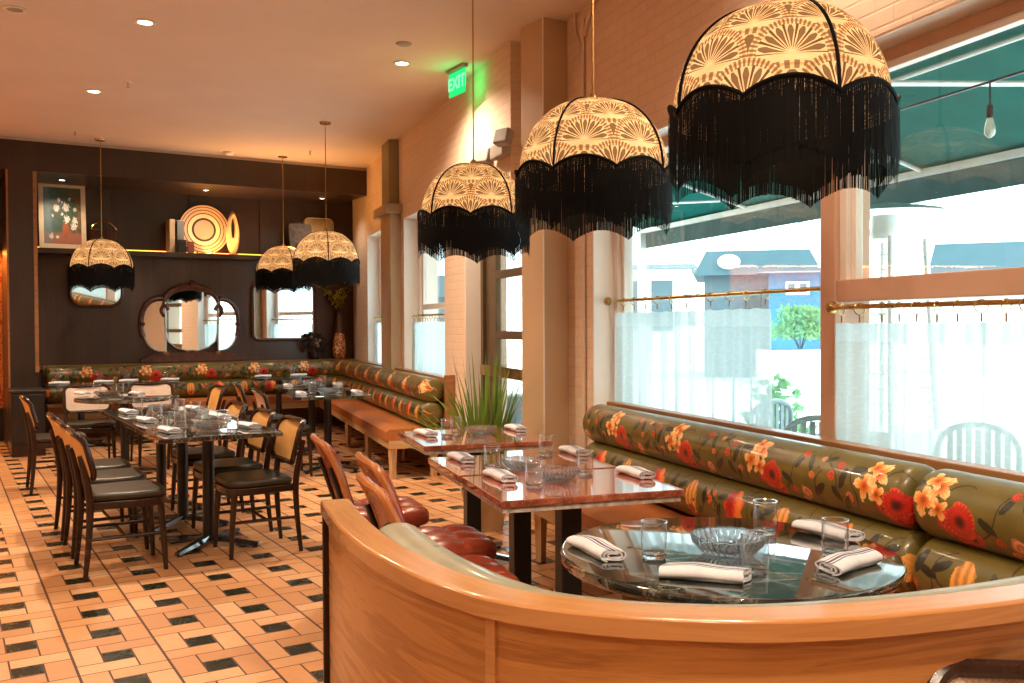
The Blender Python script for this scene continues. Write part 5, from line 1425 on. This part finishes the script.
mb.add(vs, fs); mb.build('oval', m_legwood, sc_, smooth=60)
MB().box((-0.06, -0.05, 0.0), (0.06, 0.05, 0.012)).build('base', m_legwood, sc_, smooth=0, bevel=0.004)
# tray and dark board
k, z = on_back(302, 230, 0.92); c = FT(k, 0.93)
tr = thing('serving_board', 'dark mottled board leaning on the display shelf behind two pendants', 'board', (c.x, c.y, SHZ), GB)
mt = Matrix.Rotation(R(-10), 4, 'X')
m_mot = simple('mottled_board', (0.055, 0.032, 0.020), 0.6, var=0.85, scale=14)
d = MB().prism(rrect(0.34, 0.50, 0.05, 5, 0, 0.252), -0.012, 0.012); d.v = [tuple(mt @ Vector((x, z, y))) for x, y, z in d.v]; d.build('board', m_mot, tr, smooth=40)
d = MB().tube([tuple(mt @ Vector((0.04 * math.cos(PI * i / 8), 0, 0.502 + 0.05 * math.sin(PI * i / 8)))) for i in range(9)], 0.008, 6).build('handle', m_carved, tr)
k, z = on_back(317, 230, 0.98); c = FT(k + 0.05, 1.02)
tr = thing('gold_tray', 'gold rimmed tray standing upright beside the dark board', 'tray', (c.x, c.y, SHZ + 0.016), GB)
mt = Matrix.Rotation(R(-5), 4, 'X')
d = MB().prism(rrect(0.44, 0.58, 0.07, 6, 0, 0.29), -0.006, 0.006); d.v = [tuple(mt @ Vector((x, z, y))) for x, y, z in d.v]; d.build('tray', simple('old_gold', (0.42, 0.27, 0.12), 0.35, 0.6), tr, smooth=40)
MB().tube([tuple(mt @ Vector((x, -0.008, y))) for x, y in rrect(0.44, 0.58, 0.07, 6, 0, 0.29)], 0.012, 8, closed=True).build('rim', m_brass, tr)
# mirrors
def mirror_plate(mb_pts, name, parent, mat_, y0, y1):
    d = MB().prism(mb_pts, 0, 1); d.v = [(x, y0 if z == 0 else y1, y) for x, y, z in d.v]; return d.build(name, mat_, parent, smooth=0)
def ring_frame(pts, r, y, name, parent, mat_):
    return MB().tube([(x, y, z) for x, z in pts], r, 8, closed=True).build(name, mat_, parent)
ka, za = on_back(70, 306, TB - 0.03); kb, _ = on_back(122, 300, TB - 0.03)
w = kb - ka; h = 0.60; c = FT((ka + kb) / 2, TB)
mi = thing('mirror', 'small rounded wall mirror partly hidden behind a fringed lamp', 'mirror', (c.x, c.y, za), GB)
pts = rrect(w, h, 0.16, 7, 0, h / 2)
mirror_plate(pts, 'glass', mi, m_mirror, -0.022, -0.014); ring_frame(pts, 0.022, -0.022, 'frame', mi, m_carved); mi.rotation_euler = (R(3.2), 0, GB); mi.location = FT((ka + kb) / 2, TB - 0.036, za)
mirror_plate(rrect(w * 0.98, h * 0.98, 0.15, 7, 0, h / 2), 'backing', mi, m_dark, -0.013, -0.001)
ka, za = on_back(253, 340, TB - 0.03); kb, zt = on_back(315, 285, TB - 0.03)
w = kb - ka; h = zt - za; c = FT((ka + kb) / 2, TB)
mi = thing('mirror', 'square rounded wall mirror with a dark frame below two pendants', 'mirror', (c.x, c.y, za), GB)
pts = rrect(w, h, 0.09, 6, 0, h / 2)
mirror_plate(pts, 'glass', mi, m_mirror, -0.024, -0.014); ring_frame(pts, 0.024, -0.024, 'frame', mi, m_carved)
mirror_plate(rrect(w * 0.98, h * 0.98, 0.09, 6, 0, h / 2), 'backing', mi, m_dark, -0.013, -0.001)
# triple vanity mirror on the ledge
ka, _ = on_back(140, 340, TB - 0.05); kb, _ = on_back(241, 340, TB - 0.05); _, zt = on_back(190, 281, TB - 0.05)
W_ = kb - ka; H_ = zt - 0.926; c = FT((ka + kb) / 2, TB - 0.03)
vm = thing('vanity_mirror', 'carved triple vanity mirror standing on the ledge in the middle of the alcove', 'mirror', (c.x, c.y, 0.9308), GB)
zbase = 0.14 * H_
def arch(cx, w, z0, z1, n=22, sq=0.50, cut=None):
    pts = []
    for i in range(n + 1):
        a = PI * i / n
        x = cx + w / 2 * math.cos(a); z = z0 + (z1 - z0) * (0.45 + 0.55 * math.sin(a) ** sq)
        pts.append((x, z))
    for i in range(1, 7):
        a = PI + PI * i / 7
        pts.append((cx + w / 2 * math.cos(a) * (1 - 0.08 * math.sin(PI * i / 7)), z0 + (z1 - z0) * 0.45 * (1 - abs(math.sin(a)) ** 0.5)))
    return pts
cwid = W_ * 0.54
centre = arch(0, cwid, zbase, H_ * 0.90)
for nm, pts, y in (('centre_glass', centre, -0.040),):
    mirror_plate(pts, nm, vm, m_mirror, y, y + 0.01)
ring_frame(centre, 0.009, -0.042, 'bevel_edge', vm, m_alu)
for sx, yaw in ((-1, 0.22), (1, -0.22)):
    hw = W_ * 0.235
    pts = []
    for i in range(19):
        a = -PI / 2 + PI * i / 18; pts.append((hw * (0.05 + 0.92 * max(0, math.cos(a)) ** 0.7), zbase + H_ * 0.31 + H_ * 0.31 * math.sin(a)))
    m4 = Matrix.Translation((sx * cwid * 0.46, -0.050, 0)) @ Matrix.Rotation(sx * 0.22, 4, 'Z')
    d = MB().prism([(sx * x, z) for x, z in pts], 0, 1); d.v = [tuple(m4 @ Vector((x, -0.0 if z == 0 else 0.01, y))) for x, y, z in d.v]; d.build('wing_glass', m_mirror, vm, smooth=0)
    MB().tube([tuple(m4 @ Vector((sx * x, 0, z))) for x, z in pts], 0.012, 8, closed=True).build('wing_frame', m_alu, vm)
    MB().tube([tuple(m4 @ Vector((sx * (x + 0.02), 0.012, z + 0.02))) for x, z in pts[6:19]], 0.040, 8).build('carved_arm', m_carved, vm)
    kb_ = m4 @ Vector((sx * hw * 0.98, 0, zbase + H_ * 0.33))
    MB().lathe([(0.001, -0.035), (0.03, -0.02), (0.04, 0), (0.03, 0.025), (0.001, 0.04)], 10, tuple(kb_)).build('scroll', m_carved, vm)
    MB().lathe([(0.001, -0.03), (0.035, -0.02), (0.045, 0.005), (0.03, 0.03), (0.001, 0.04)], 12, (sx * W_ * 0.26, -0.06, zbase * 0.75)).build('rosette', m_trimw, vm)
    MB().tube(smooth_path([(sx * cwid * 0.50, -0.04, H_ * 0.56), (sx * cwid * 0.56, -0.05, H_ * 0.63), (sx * cwid * 0.50, -0.05, H_ * 0.70), (sx * cwid * 0.43, -0.045, H_ * 0.64)], 5), 0.024, 8).build('scroll', m_carved, vm)
top = [(x, z) for x, z in centre if z > zbase + (H_ * 0.9 - zbase) * 0.62]
MB().tube([(x * 1.04, -0.03, z + 0.022) for x, z in top], [0.026 + 0.026 * math.sin(PI * i / (len(top) - 1)) for i in range(len(top))], 8).build('crest', m_carved, vm)
cr = MB()
for x, z, r in ((0, 0.0, 0.05), (-0.06, -0.012, 0.034), (0.06, -0.012, 0.034), (-0.11, -0.03, 0.026), (0.11, -0.03, 0.026), (0, 0.04, 0.03)):
    cr.lathe([(0.001, -r), (r * 0.7, -r * 0.7), (r, 0), (r * 0.7, r * 0.7), (0.001, r)], 10, (x, -0.045, H_ * 0.945 + z))
cr.build('carved_finial', m_carved, vm)
d = MB().prism([(-W_ * 0.50, 0.004), (W_ * 0.50, 0.004), (W_ * 0.50, zbase * 0.35), (W_ * 0.40, zbase * 0.75), (W_ * 0.25, zbase * 0.95), (W_ * 0.12, zbase * 0.85), (0, zbase * 1.05), (-W_ * 0.12, zbase * 0.85), (-W_ * 0.25, zbase * 0.95), (-W_ * 0.40, zbase * 0.75), (-W_ * 0.50, zbase * 0.35)], 0, 1)
d.v = [(x, -0.075 if z == 0 else 0.02, y) for x, y, z in d.v]; d.build('carved_base', m_carved, vm, smooth=0, bevel=0.008)
d = MB().prism([(x * 0.96, z) for x, z in centre], 0, 1); d.v = [(x, -0.029 if z == 0 else -0.012, y) for x, y, z in d.v]; d.build('backing', m_dark, vm, smooth=0)
# mosaic vase with a leafy branch
k, _ = on_back(339.5, 358, TB - 0.04); c = FT(k - 0.03, TF + 0.042)
va = thing('vase', 'red and gold mosaic vase in the bench corner', 'vase', (c.x, c.y, 0.932), GB)
sc = 1.0
MB().lathe([(0.001, 0.0), (0.072, 0.0), (0.088, 0.03), (0.100, 0.12), (0.098, 0.22), (0.080, 0.34), (0.056, 0.44), (0.046, 0.54), (0.046, 0.66), (0.052, 0.68), (0.044, 0.68), (0.040, 0.60), (0.001, 0.58)], 28).build('body', mosaic_mat(), va)
rnd = random.Random(11)
br = thing('leafy_branch', 'yellow green leafy branches standing in the mosaic vase', 'plant', (c.x, c.y, 0.932 + 0.60), GB)
stm = MB(); lf = MB()
for i in range(16):
    a = rnd.uniform(0, 2 * PI); tip = Vector((0.24 * math.cos(a) * rnd.uniform(0.4, 1) - 0.07, -0.04 - 0.12 * abs(math.sin(a)) * rnd.uniform(0.4, 1), rnd.uniform(0.28, 0.50)))
    pts = smooth_path([(0.01 * math.cos(a), 0.01 * math.sin(a), -0.01), (0.015 * math.cos(a), 0.015 * math.sin(a), 0.11), tuple(tip * 0.5 + Vector((0, 0, 0.08))), tuple(tip)], 4)
    stm.tube(pts, 0.004, 5)
    for j in range(16):
        q = pts[rnd.randrange(6, len(pts))]; d = Vector((rnd.gauss(0, 1), rnd.gauss(0, 1), rnd.gauss(0.2, 0.7))).normalized(); s = d.cross(Vector((0.3, 0.2, 1))).normalized()
        l = rnd.uniform(0.05, 0.09); lf.add([q, q + d * l * 0.5 + s * l * 0.28, q + d * l, q + d * l * 0.5 - s * l * 0.28], [(0, 1, 2, 3)])
stm.build('stem', m_darkleaf, br); lf.build('leaves', m_yleaf, br, smooth=0)
# dark flower arrangement
k, _ = on_back(314, 358, TB - 0.05); c = FT(k, TF + 0.05)
fa = thing('flower_arrangement', 'dark leafy arrangement with white blossoms beside the mosaic vase', 'flowers', (c.x, c.y, 0.932), GB)
MB().lathe([(0.001, 0), (0.05, 0), (0.065, 0.05), (0.05, 0.09), (0.042, 0.09), (0.001, 0.07)], 18).build('pot', m_dark, fa)
lf = MB(); fl = MB()
for i in range(230):
    a = rnd.uniform(0, 2 * PI); b = rnd.uniform(-0.3, 1.3); r = rnd.uniform(0.03, 0.14)
    q = Vector((r * math.cos(a) * math.cos(b) * 1.5, -0.02 - 0.35 * r * abs(math.sin(a)) * math.cos(b), 0.16 + 1.5 * r * math.sin(b))); d = Vector((rnd.gauss(0, 1), rnd.gauss(0, .6), rnd.gauss(0.2, 0.8))).normalized(); s = d.cross(Vector((0.3, 0.9, 0.2))).normalized()
    l = rnd.uniform(0.05, 0.10); lf.add([q, q + d * l * 0.5 + s * l * 0.3, q + d * l, q + d * l * 0.5 - s * l * 0.3], [(0, 1, 2, 3)])
lf.build('leaves', m_darkleaf, fa, smooth=0)
for i in range(7):
    x, z = rnd.uniform(-0.09, 0.11), rnd.uniform(0.19, 0.33)
    b_ = MB()
    for j in range(5):
        a = 2 * PI * j / 5; b_.lathe([(0.001, -0.008), (0.013, 0), (0.001, 0.008)], 8, (x + 0.014 * math.cos(a), -0.085, z + 0.014 * math.sin(a)))
    b_.build('blossom', m_petal, fa)

# ------------------------------------------------------------------ potted grass plant by the column
c = at(508, 528, 0.0)
pp = thing('potted_plant', 'tall grassy plant in a tan pot by the door and beige column', 'plant', (-0.19, 6.48, 0), 0)
MB().lathe([(0.001, 0.0), (0.12, 0.0), (0.17, 0.26), (0.18, 0.28), (0.165, 0.28), (0.15, 0.24), (0.001, 0.24)], 28).build('pot', simple('tan_pot', (0.50, 0.36, 0.20), 0.6), pp)
MB().lathe([(0.001, 0.255), (0.152, 0.25)], 20).build('soil', m_darkleaf, pp)
rnd = random.Random(21); g = MB()
def blade(base, ang, length, lean, droop, w):
    vs = []; n = 10; d = Vector((math.cos(ang), math.sin(ang), 0)); s = Vector((-math.sin(ang), math.cos(ang), 0))
    for i in range(n + 1):
        q = i / n; p = base + d * (length * (lean * q + droop * q ** 3)) + Vector((0, 0, length * (q * math.sqrt(max(0.05, 1 - lean * lean)) - droop * 0.75 * q ** 3)))
        ww = w * (0.7 + 0.6 * q if q < 0.4 else (1 - q) * 1.55) + 0.0006
        vs += [p + s * ww, p + Vector((0, 0, 0.25 * ww)), p - s * ww]
    g.add(vs, [(3 * i, 3 * i + 1, 3 * i + 4, 3 * i + 3) for i in range(n)] + [(3 * i + 1, 3 * i + 2, 3 * i + 5, 3 * i + 4) for i in range(n)])
for i in range(120):
    a = rnd.uniform(0, 2 * PI); sh = 0.35 if math.cos(a) > 0.15 else (0.45 if math.sin(a) < -0.35 else 1.0); b = Vector((0.07 * math.cos(a), 0.07 * math.sin(a), 0.24))
    if i < 34: blade(b, a, rnd.uniform(0.80, 1.05), rnd.uniform(0.02, 0.22) * sh, rnd.uniform(0.0, 0.10) * sh, rnd.uniform(0.012, 0.019))
    else: blade(b, a + rnd.uniform(-0.4, 0.4), rnd.uniform(0.65, 1.0), rnd.uniform(0.25, 0.70) * sh, rnd.uniform(0.15, 0.40) * sh, rnd.uniform(0.011, 0.017))
blade(Vector((-0.05, -0.02, 0.24)), PI * 1.02, 0.75, 0.6, 0.1, 0.004); blade(Vector((-0.05, 0.03, 0.24)), PI * 0.93, 0.8, 0.45, -0.15, 0.004)
g.build('foliage', m_grass, pp, smooth=60)

# ------------------------------------------------------------------ curtains
def curtain(label, s0, s1, n, z0, z1, rod_s0, rod_s1, ring_zs, rings, flange, seed, amp=0.028):
    rnd = random.Random(seed)
    rod = thing('curtain_rod', label[0], 'curtain rod', (0, 0, 0))
    MB().tube([WN(rod_s0, n, ring_zs), WN(rod_s1, n, ring_zs)], 0.0105, 12).build('rod', m_brass, rod)
    for s, d in flange:
        a = WN(s, n, ring_zs); w = Vector((W2.x, W2.y, 0)) * d
        MB().tube([a, a + w * 0.012, a + w * 0.02, a + w * 0.05], [0.028, 0.026, 0.015, 0.013], 16).build('flange', m_brass, rod)
    cu_ = thing('cafe_curtain', label[1], 'curtain', (0, 0, 0))
    ph = [rnd.uniform(0, 6.28) for _ in range(6)]
    def f(u, v):
        s = s0 + (s1 - s0) * u
        d = amp * (math.sin(s * 34 + ph[0] + 0.8 * math.sin(s * 5 + ph[1])) * 0.7 + 0.4 * math.sin(s * 71 + ph[2])) * (0.55 + 0.45 * (1 - v)) + 0.008 * math.sin(s * 9 + ph[3])
        zt = z1 - 0.006 * abs(math.sin(s * rings * PI / (s1 - s0)))
        p = WN(s, n + d, z0 + (zt - z0) * v)
        return p, (s, v)
    MB().grid(f, int(abs(s1 - s0) * 70), 14).build('cloth', m_sheer, cu_, smooth=80)
    for i in range(rings):
        s = s0 + (s1 - s0) * (i + 0.75 + rnd.uniform(-0.2, 0.2)) / rings
        c = WN(s, n, ring_zs - 0.0108); y = rnd.uniform(-0.5, 0.5); d = Vector((N2.x, N2.y, 0)) * math.cos(y) + Vector((W2.x, W2.y, 0)) * math.sin(y)
        rg = MB().tube([c + d * (0.024 * math.cos(2 * PI * j / 18)) + Vector((0, 0, 0.024 * math.sin(2 * PI * j / 18))) for j in range(18)], 0.0022, 6, closed=True).build('ring', m_brass, cu_)
        MB().tube([c + Vector((0, 0, -0.026)), c + Vector((0, 0, -0.055))], 0.004, 6).build('clip', m_trimw, rg)
    return cu_
nC = NW + 0.105
s_a = Vector((*xy(on_n(615, 350, nC)),)).dot(W2); s_b = Vector((*xy(on_n(770, 350, nC)),)).dot(W2)
curtain(('brass curtain rod across the tall window pane beside the column', 'sheer lace cafe curtain drawn partway across the pane nearer the column'), s_a, s_b, nC, 0.865, 1.50, SM1 + 0.006, S_WIN1 - 0.015, 1.578, 11, ((S_WIN1 - 0.014, -1), (SM1 + 0.002, 1)), 2)
nD = NW + 0.035
s_a = Vector((*xy(on_n(833, 350, nD)),)).dot(W2)
curtain(('brass curtain rod below the transom bar, starting at the window mullion', 'wide sheer lace cafe curtain hanging below the transom bar'), s_a, 1.1, nD, 0.885, 1.425, 0.9, s_a + 0.015, 1.49, 22, ((s_a + 0.012, -1),), 3)
for a, b, seed, lab in ((W2A, W2B, 5, ('short brass rod in the far window nearer the door', 'sheer cafe curtain in the far window nearer the door')), (W1A, W1B, 6, ('short brass rod in the far window beside the dark alcove', 'sheer cafe curtain in the far window beside the dark alcove'))):
    curtain(lab, b - 0.03, a + 0.03, NF + 0.10, 0.885, 1.46, a + 0.014, b - 0.014, 1.53, 14, (), seed, 0.018)
# ------------------------------------------------------------------ tableware
def make_napkin(label, group):
    t = thing('folded_napkin', label, 'napkin', (0, 0, 0), 0, group)
    th = 0.0042; n = 54; turns = 2.6
    out = []; inn_ = []
    for i in range(n + 1):
        q = i / n; a = 2 * PI * turns * q + 0.6; r = 0.012 + 0.031 * q
        sx = 1.0 * r; sz = 0.38 * r
        x, z = sx * math.copysign(abs(math.cos(a)) ** 0.8, math.cos(a)), sz * math.copysign(abs(math.sin(a)) ** 0.9, math.sin(a))
        nx, nz = math.cos(a), math.sin(a)
        out.append((x + nx * th / 2, z + nz * th / 2)); inn_.append((x - nx * th / 2, z - nz * th / 2))
    prof = out + inn_[::-1]
    zmin = min(z for _, z in prof)
    m_ = 14; Ln = 0.215
    pl = [0.0]; pr = prof + prof[:1]
    for i in range(1, len(pr)): pl.append(pl[-1] + math.hypot(pr[i][0] - pr[i - 1][0], pr[i][1] - pr[i - 1][1]))
    tot = pl[len(out) - 1]
    vs = []; uv = []
    for j in range(m_ + 1):
        u = j / m_; x = -Ln / 2 + Ln * u
        puff = 1.12 - 0.22 * u + 0.08 * math.sin(PI * u) + 0.05 * math.sin(7 * u + 1); wz = 1.0 + 0.10 * math.sin(PI * u) - 0.06 * math.cos(9 * u)
        for k, (y, z) in enumerate(pr):
            vs.append((x + 0.008 * math.sin(y * 60), y * puff + 0.007 * math.sin(2.5 * u), (z - zmin) * wz)); uv.append((x, (tot - pl[k]) if k < len(out) else (pl[k] - tot)))
    w = len(pr); fs = []
    for j in range(m_):
        for k in range(w - 1): fs.append((j * w + k, (j + 1) * w + k, (j + 1) * w + k + 1, j * w + k + 1))
    no = len(out)
    for j in (0, m_):
        for k in range(no - 1):
            f = (j * w + k, j * w + k + 1, j * w + 2 * no - 2 - k, j * w + 2 * no - 1 - k); fs.append(f if j else f[::-1])
    MB().add(vs, fs, uv).build('cloth', m_napkin, t, smooth=50)
    lay = MB().pad(Ln * 0.96, 0.074, 0.012, 12, 10, 5, M4=Matrix.Translation((0.0, 0.004, 0.007)))
    lay.build('inner_fold', m_napkin, t, smooth=60)
    return t
def make_glass(label, group, r=0.038, h=0.105):
    t = thing('tumbler_glass', label, 'glass', (0, 0, 0), 0, group)
    MB().lathe([(0.0005, 0.0), (r * 0.80, 0.0), (r * 0.90, 0.004), (r * 0.96, 0.018), (r, h - 0.002), (r - 0.001, h), (r - 0.0025, h - 0.001), (r * 0.93, 0.022), (r * 0.8, 0.013), (0.0005, 0.011)], 28).build('tumbler', m_tumbler, t, smooth=60, merge=True)
    MB().tube([((r - 0.001) * math.cos(2 * PI * i / 40), (r - 0.001) * math.sin(2 * PI * i / 40), h) for i in range(40)], 0.0019, 6, closed=True).build('rim', m_rim, t)
    MB().lathe([(0.0005, 0.002), (r * 0.82, 0.002), (r * 0.93, 0.010), (r * 0.90, 0.016), (r * 0.7, 0.011), (0.0005, 0.010)], 28).build('thick_base', m_crystal, t, smooth=60, merge=True)
    return t
def make_bowl(label, group, r=0.105, h=0.055):
    t = thing('crystal_bowl', label, 'bowl', (0, 0, 0), 0, group)
    def rm(a, z): return 1.0 + 0.045 * math.cos(30 * a) * min(1, z / 0.02)
    MB().lathe([(0.0005, 0.0), (r * 0.52, 0.0), (r * 0.72, 0.008), (r * 0.95, 0.034), (r, h), (r * 0.97, h), (r * 0.88, 0.034), (r * 0.62, 0.013), (0.0005, 0.010)], 144, (0, 0, 0), rm).build('bowl', m_crystal, t, smooth=50, merge=True)
    MB().tube([(r * 0.985 * math.cos(2 * PI * i / 72), r * 0.985 * math.sin(2 * PI * i / 72), h + 0.002 * math.cos(18 * 2 * PI * i / 72)) for i in range(72)], 0.0035, 6, closed=True).build('rim', m_crystal, t)
    return t
NAP = GLA = BOW = None
TZ = 0.7505
PROTO = {}
def nap(a, b, label, group):
    p, q = at(*a, TZ), at(*b, TZ); c = (p + q) / 2; r = math.atan2(q.y - p.y, q.x - p.x)
    if 'n' not in PROTO: o = PROTO['n'] = make_napkin(label, group)
    else: o = dup(PROTO['n'], (0, 0, 0), 0, label, group)
    o.location = (c.x, c.y, TZ); o.rotation_euler = (0, 0, r); return o
def napw(x, y, r, label, group):
    if 'n' not in PROTO: o = PROTO['n'] = make_napkin(label, group)
    else: o = dup(PROTO['n'], (0, 0, 0), 0, label, group)
    o.location = (x, y, TZ); o.rotation_euler = (0, 0, r); return o
def put(kind, p, label, group, s=1.0):
    mk = make_glass if kind == 'g' else make_bowl
    if kind not in PROTO: o = PROTO[kind] = mk(label, group)
    else: o = dup(PROTO[kind], (0, 0, 0), 0, label, group)
    o.location = (p[0], p[1], TZ); o.rotation_euler = (0, 0, random.uniform(0, 3)); o.scale = (s, s, 1.0 if kind == 'g' else s); return o
def gl(px, py, label, group): return put('g', at(px, py, TZ), label, group)
def bo(px, py, label, group, s=1.0): return put('b', at(px, py, TZ), label, group, s)
g = 'place settings on the round marble table'
nap((577, 543), (618, 565), 'folded striped napkin on the round marble table, at the rim beside the salmon tables', g)
nap((657, 575), (755, 584), 'folded striped napkin along the rim of the round marble table by the oak wall', g)
nap((818, 576), (880, 559), 'folded striped napkin on the round marble table, at the rim by the lower bolster', g)
nap((794, 526), (866, 546), 'folded striped napkin on the round marble table, behind a glass by the window bench', g)
gl(654, 558, 'clear tumbler on the round marble table beside the napkin by the salmon tables', g)
gl(765, 534, 'clear tumbler on the round marble table behind the crystal bowl', g)
gl(755, 572, 'clear tumbler on the round marble table in front of the crystal bowl', g)
gl(835, 556, 'clear tumbler on the round marble table between the two napkins by the bolsters', g)
bo(728, 554, 'cut crystal bowl in the middle of the round marble table', g)
g = 'place settings on the salmon tables'
nap((488, 473), (515, 486), 'striped napkin at the aisle edge of the salmon table nearest the oak booth', g)
nap((622, 471), (651, 481), 'striped napkin at the window end of the salmon table nearest the oak booth', g)
gl(534, 487, 'clear tumbler beside the napkin at the aisle end of the nearest salmon table', g)
gl(585, 474, 'clear tumbler beyond the bowl on the nearest salmon table', g)
bo(557, 480.5, 'cut crystal bowl on the salmon table nearest the oak booth', g, 0.9)
nap((451, 455), (474, 467), 'striped napkin at the aisle corner of the middle salmon table', g)
nap((564, 450), (586, 458), 'striped napkin at the window end of the middle salmon table', g)
gl(492, 468, 'clear tumbler beside the bowl on the middle salmon table, aisle side', g)
gl(546, 455, 'clear tumbler at the far side of the middle salmon table', g)
bo(522, 469, 'cut crystal bowl on the middle salmon table', g, 0.86)
nap((417, 432), (436, 439), 'striped napkin at the aisle corner of the salmon table by the plant', g)
nap((507, 427), (526, 434), 'striped napkin at the end of the salmon table by the beige column', g)
gl(447, 437, 'clear tumbler on the salmon table by the plant, nearer the aisle napkin', g)
gl(456, 434, 'clear tumbler on the salmon table by the plant, next to the bowl', g)
bo(481, 435, 'cut crystal bowl on the salmon table by the plant', g, 0.9)
g = 'place settings on the joined marble row'
for nm, u in (('nearest', 0.38), ('middle', 1.14), ('furthest', 1.90)):
    for sd, v in (('aisle', -0.25), ('window', 0.25)):
        p = ax(u - 0.04, v); napw(p.x, p.y, ANG_U + 0.12, 'striped napkin on the %s side of the %s table in the joined marble row' % (sd, nm), g)
        p = ax(u + 0.17, v * 0.55); put('g', p, 'clear tumbler on the %s side of the %s table in the joined marble row' % (sd, nm), g)
    p = ax(u - 0.03, 0.0); put('b', p, 'cut crystal bowl on the %s table of the joined marble row' % nm, g, 0.9)
    p = ax(u - 0.22, 0.10); put('g', p, 'clear tumbler in front of the bowl on the %s table of the joined marble row' % nm, g)
gl(225, 435, 'clear tumbler at the near window-side corner of the joined marble row, behind another', g)
g = 'place settings on the small round black table'
nap((76, 394), (90, 396), 'napkin at the sideboard side of the small round black table', g)
nap((131, 394), (144, 396), 'napkin at the window side of the small round black table', g)
gl(120, 394, 'tumbler beside the bowl on the small round black table', g)
bo(107, 397, 'cut crystal bowl on the small round black table', g)
gl(97, 394, 'tumbler nearer the sideboard on the small round black table', g)
g = 'place settings on the corner bench tables'
for nm, P, tx in (('nearer the door', G1p, 'first'), ('deeper in', G2p, 'second')):
    for sd, q in (('aisle', -0.27), ('bench', 0.27)):
        p = Vector((*P,)) + N2 * q - W2 * 0.10; napw(p.x, p.y, ANG_W, 'napkin on the %s side of the corner bench table %s' % (sd, nm), g)
        p = Vector((*P,)) + N2 * q * 0.5 + W2 * 0.10; put('g', (p.x, p.y), 'tumbler on the %s side of the corner bench table %s' % (sd, nm), g)
    p = Vector((*P,)) - W2 * 0.08; put('b', (p.x, p.y), 'cut crystal bowl on the corner bench table %s' % nm, g)
    p = Vector((*P,)) + N2 * 0.22 - W2 * 0.16
g = 'place settings on the alcove tables'
for nm, P in (('small rounded mirror', B1p), ('triple vanity mirror', B2p), ('square mirror', B3p)):
    for sd, q in (('pillar', -0.24), ('window', 0.24)):
        p = Vector((*P,)) + V2 * q - U2 * 0.1; napw(p.x, p.y, ANG_V, 'napkin at the %s side of the alcove table under the %s' % (sd, nm), g)
        p = Vector((*P,)) + V2 * q * 0.95 + U2 * 0.12; put('g', (p.x, p.y), 'tumbler at the %s side of the alcove table under the %s' % (sd, nm), g)

# ------------------------------------------------------------------ daylight, exposure
wd = bpy.data.worlds.new('sky'); S.world = wd; wd.use_nodes = True
bg = wd.node_tree.nodes['Background']; bg.inputs[0].default_value = (0.80, 0.97, 1.0, 1); bg.inputs[1].default_value = SKY
sl = bpy.data.lights.new('sun', 'SUN'); sl.energy = 3.0; sl.angle = R(3); sl.color = (1.0, 0.98, 0.94)
so_ = bpy.data.objects.new('sun', sl); COL.objects.link(so_); so_.rotation_euler = (R(38), 0, R(120))
S.view_settings.view_transform = 'Standard'; S.view_settings.look = 'None'; S.view_settings.gamma = 1.0; S.view_settings.use_curve_mapping = False
S.view_settings.exposure = 0.42
S.cycles.max_bounces = 10; S.cycles.diffuse_bounces = 4; S.cycles.glossy_bounces = 4; S.cycles.transparent_max_bounces = 24; S.cycles.transmission_bounces = 10
S.cycles.sample_clamp_indirect = 6.0; S.cycles.caustics_reflective = False; S.cycles.caustics_refractive = False
S.cycles.use_denoising = True
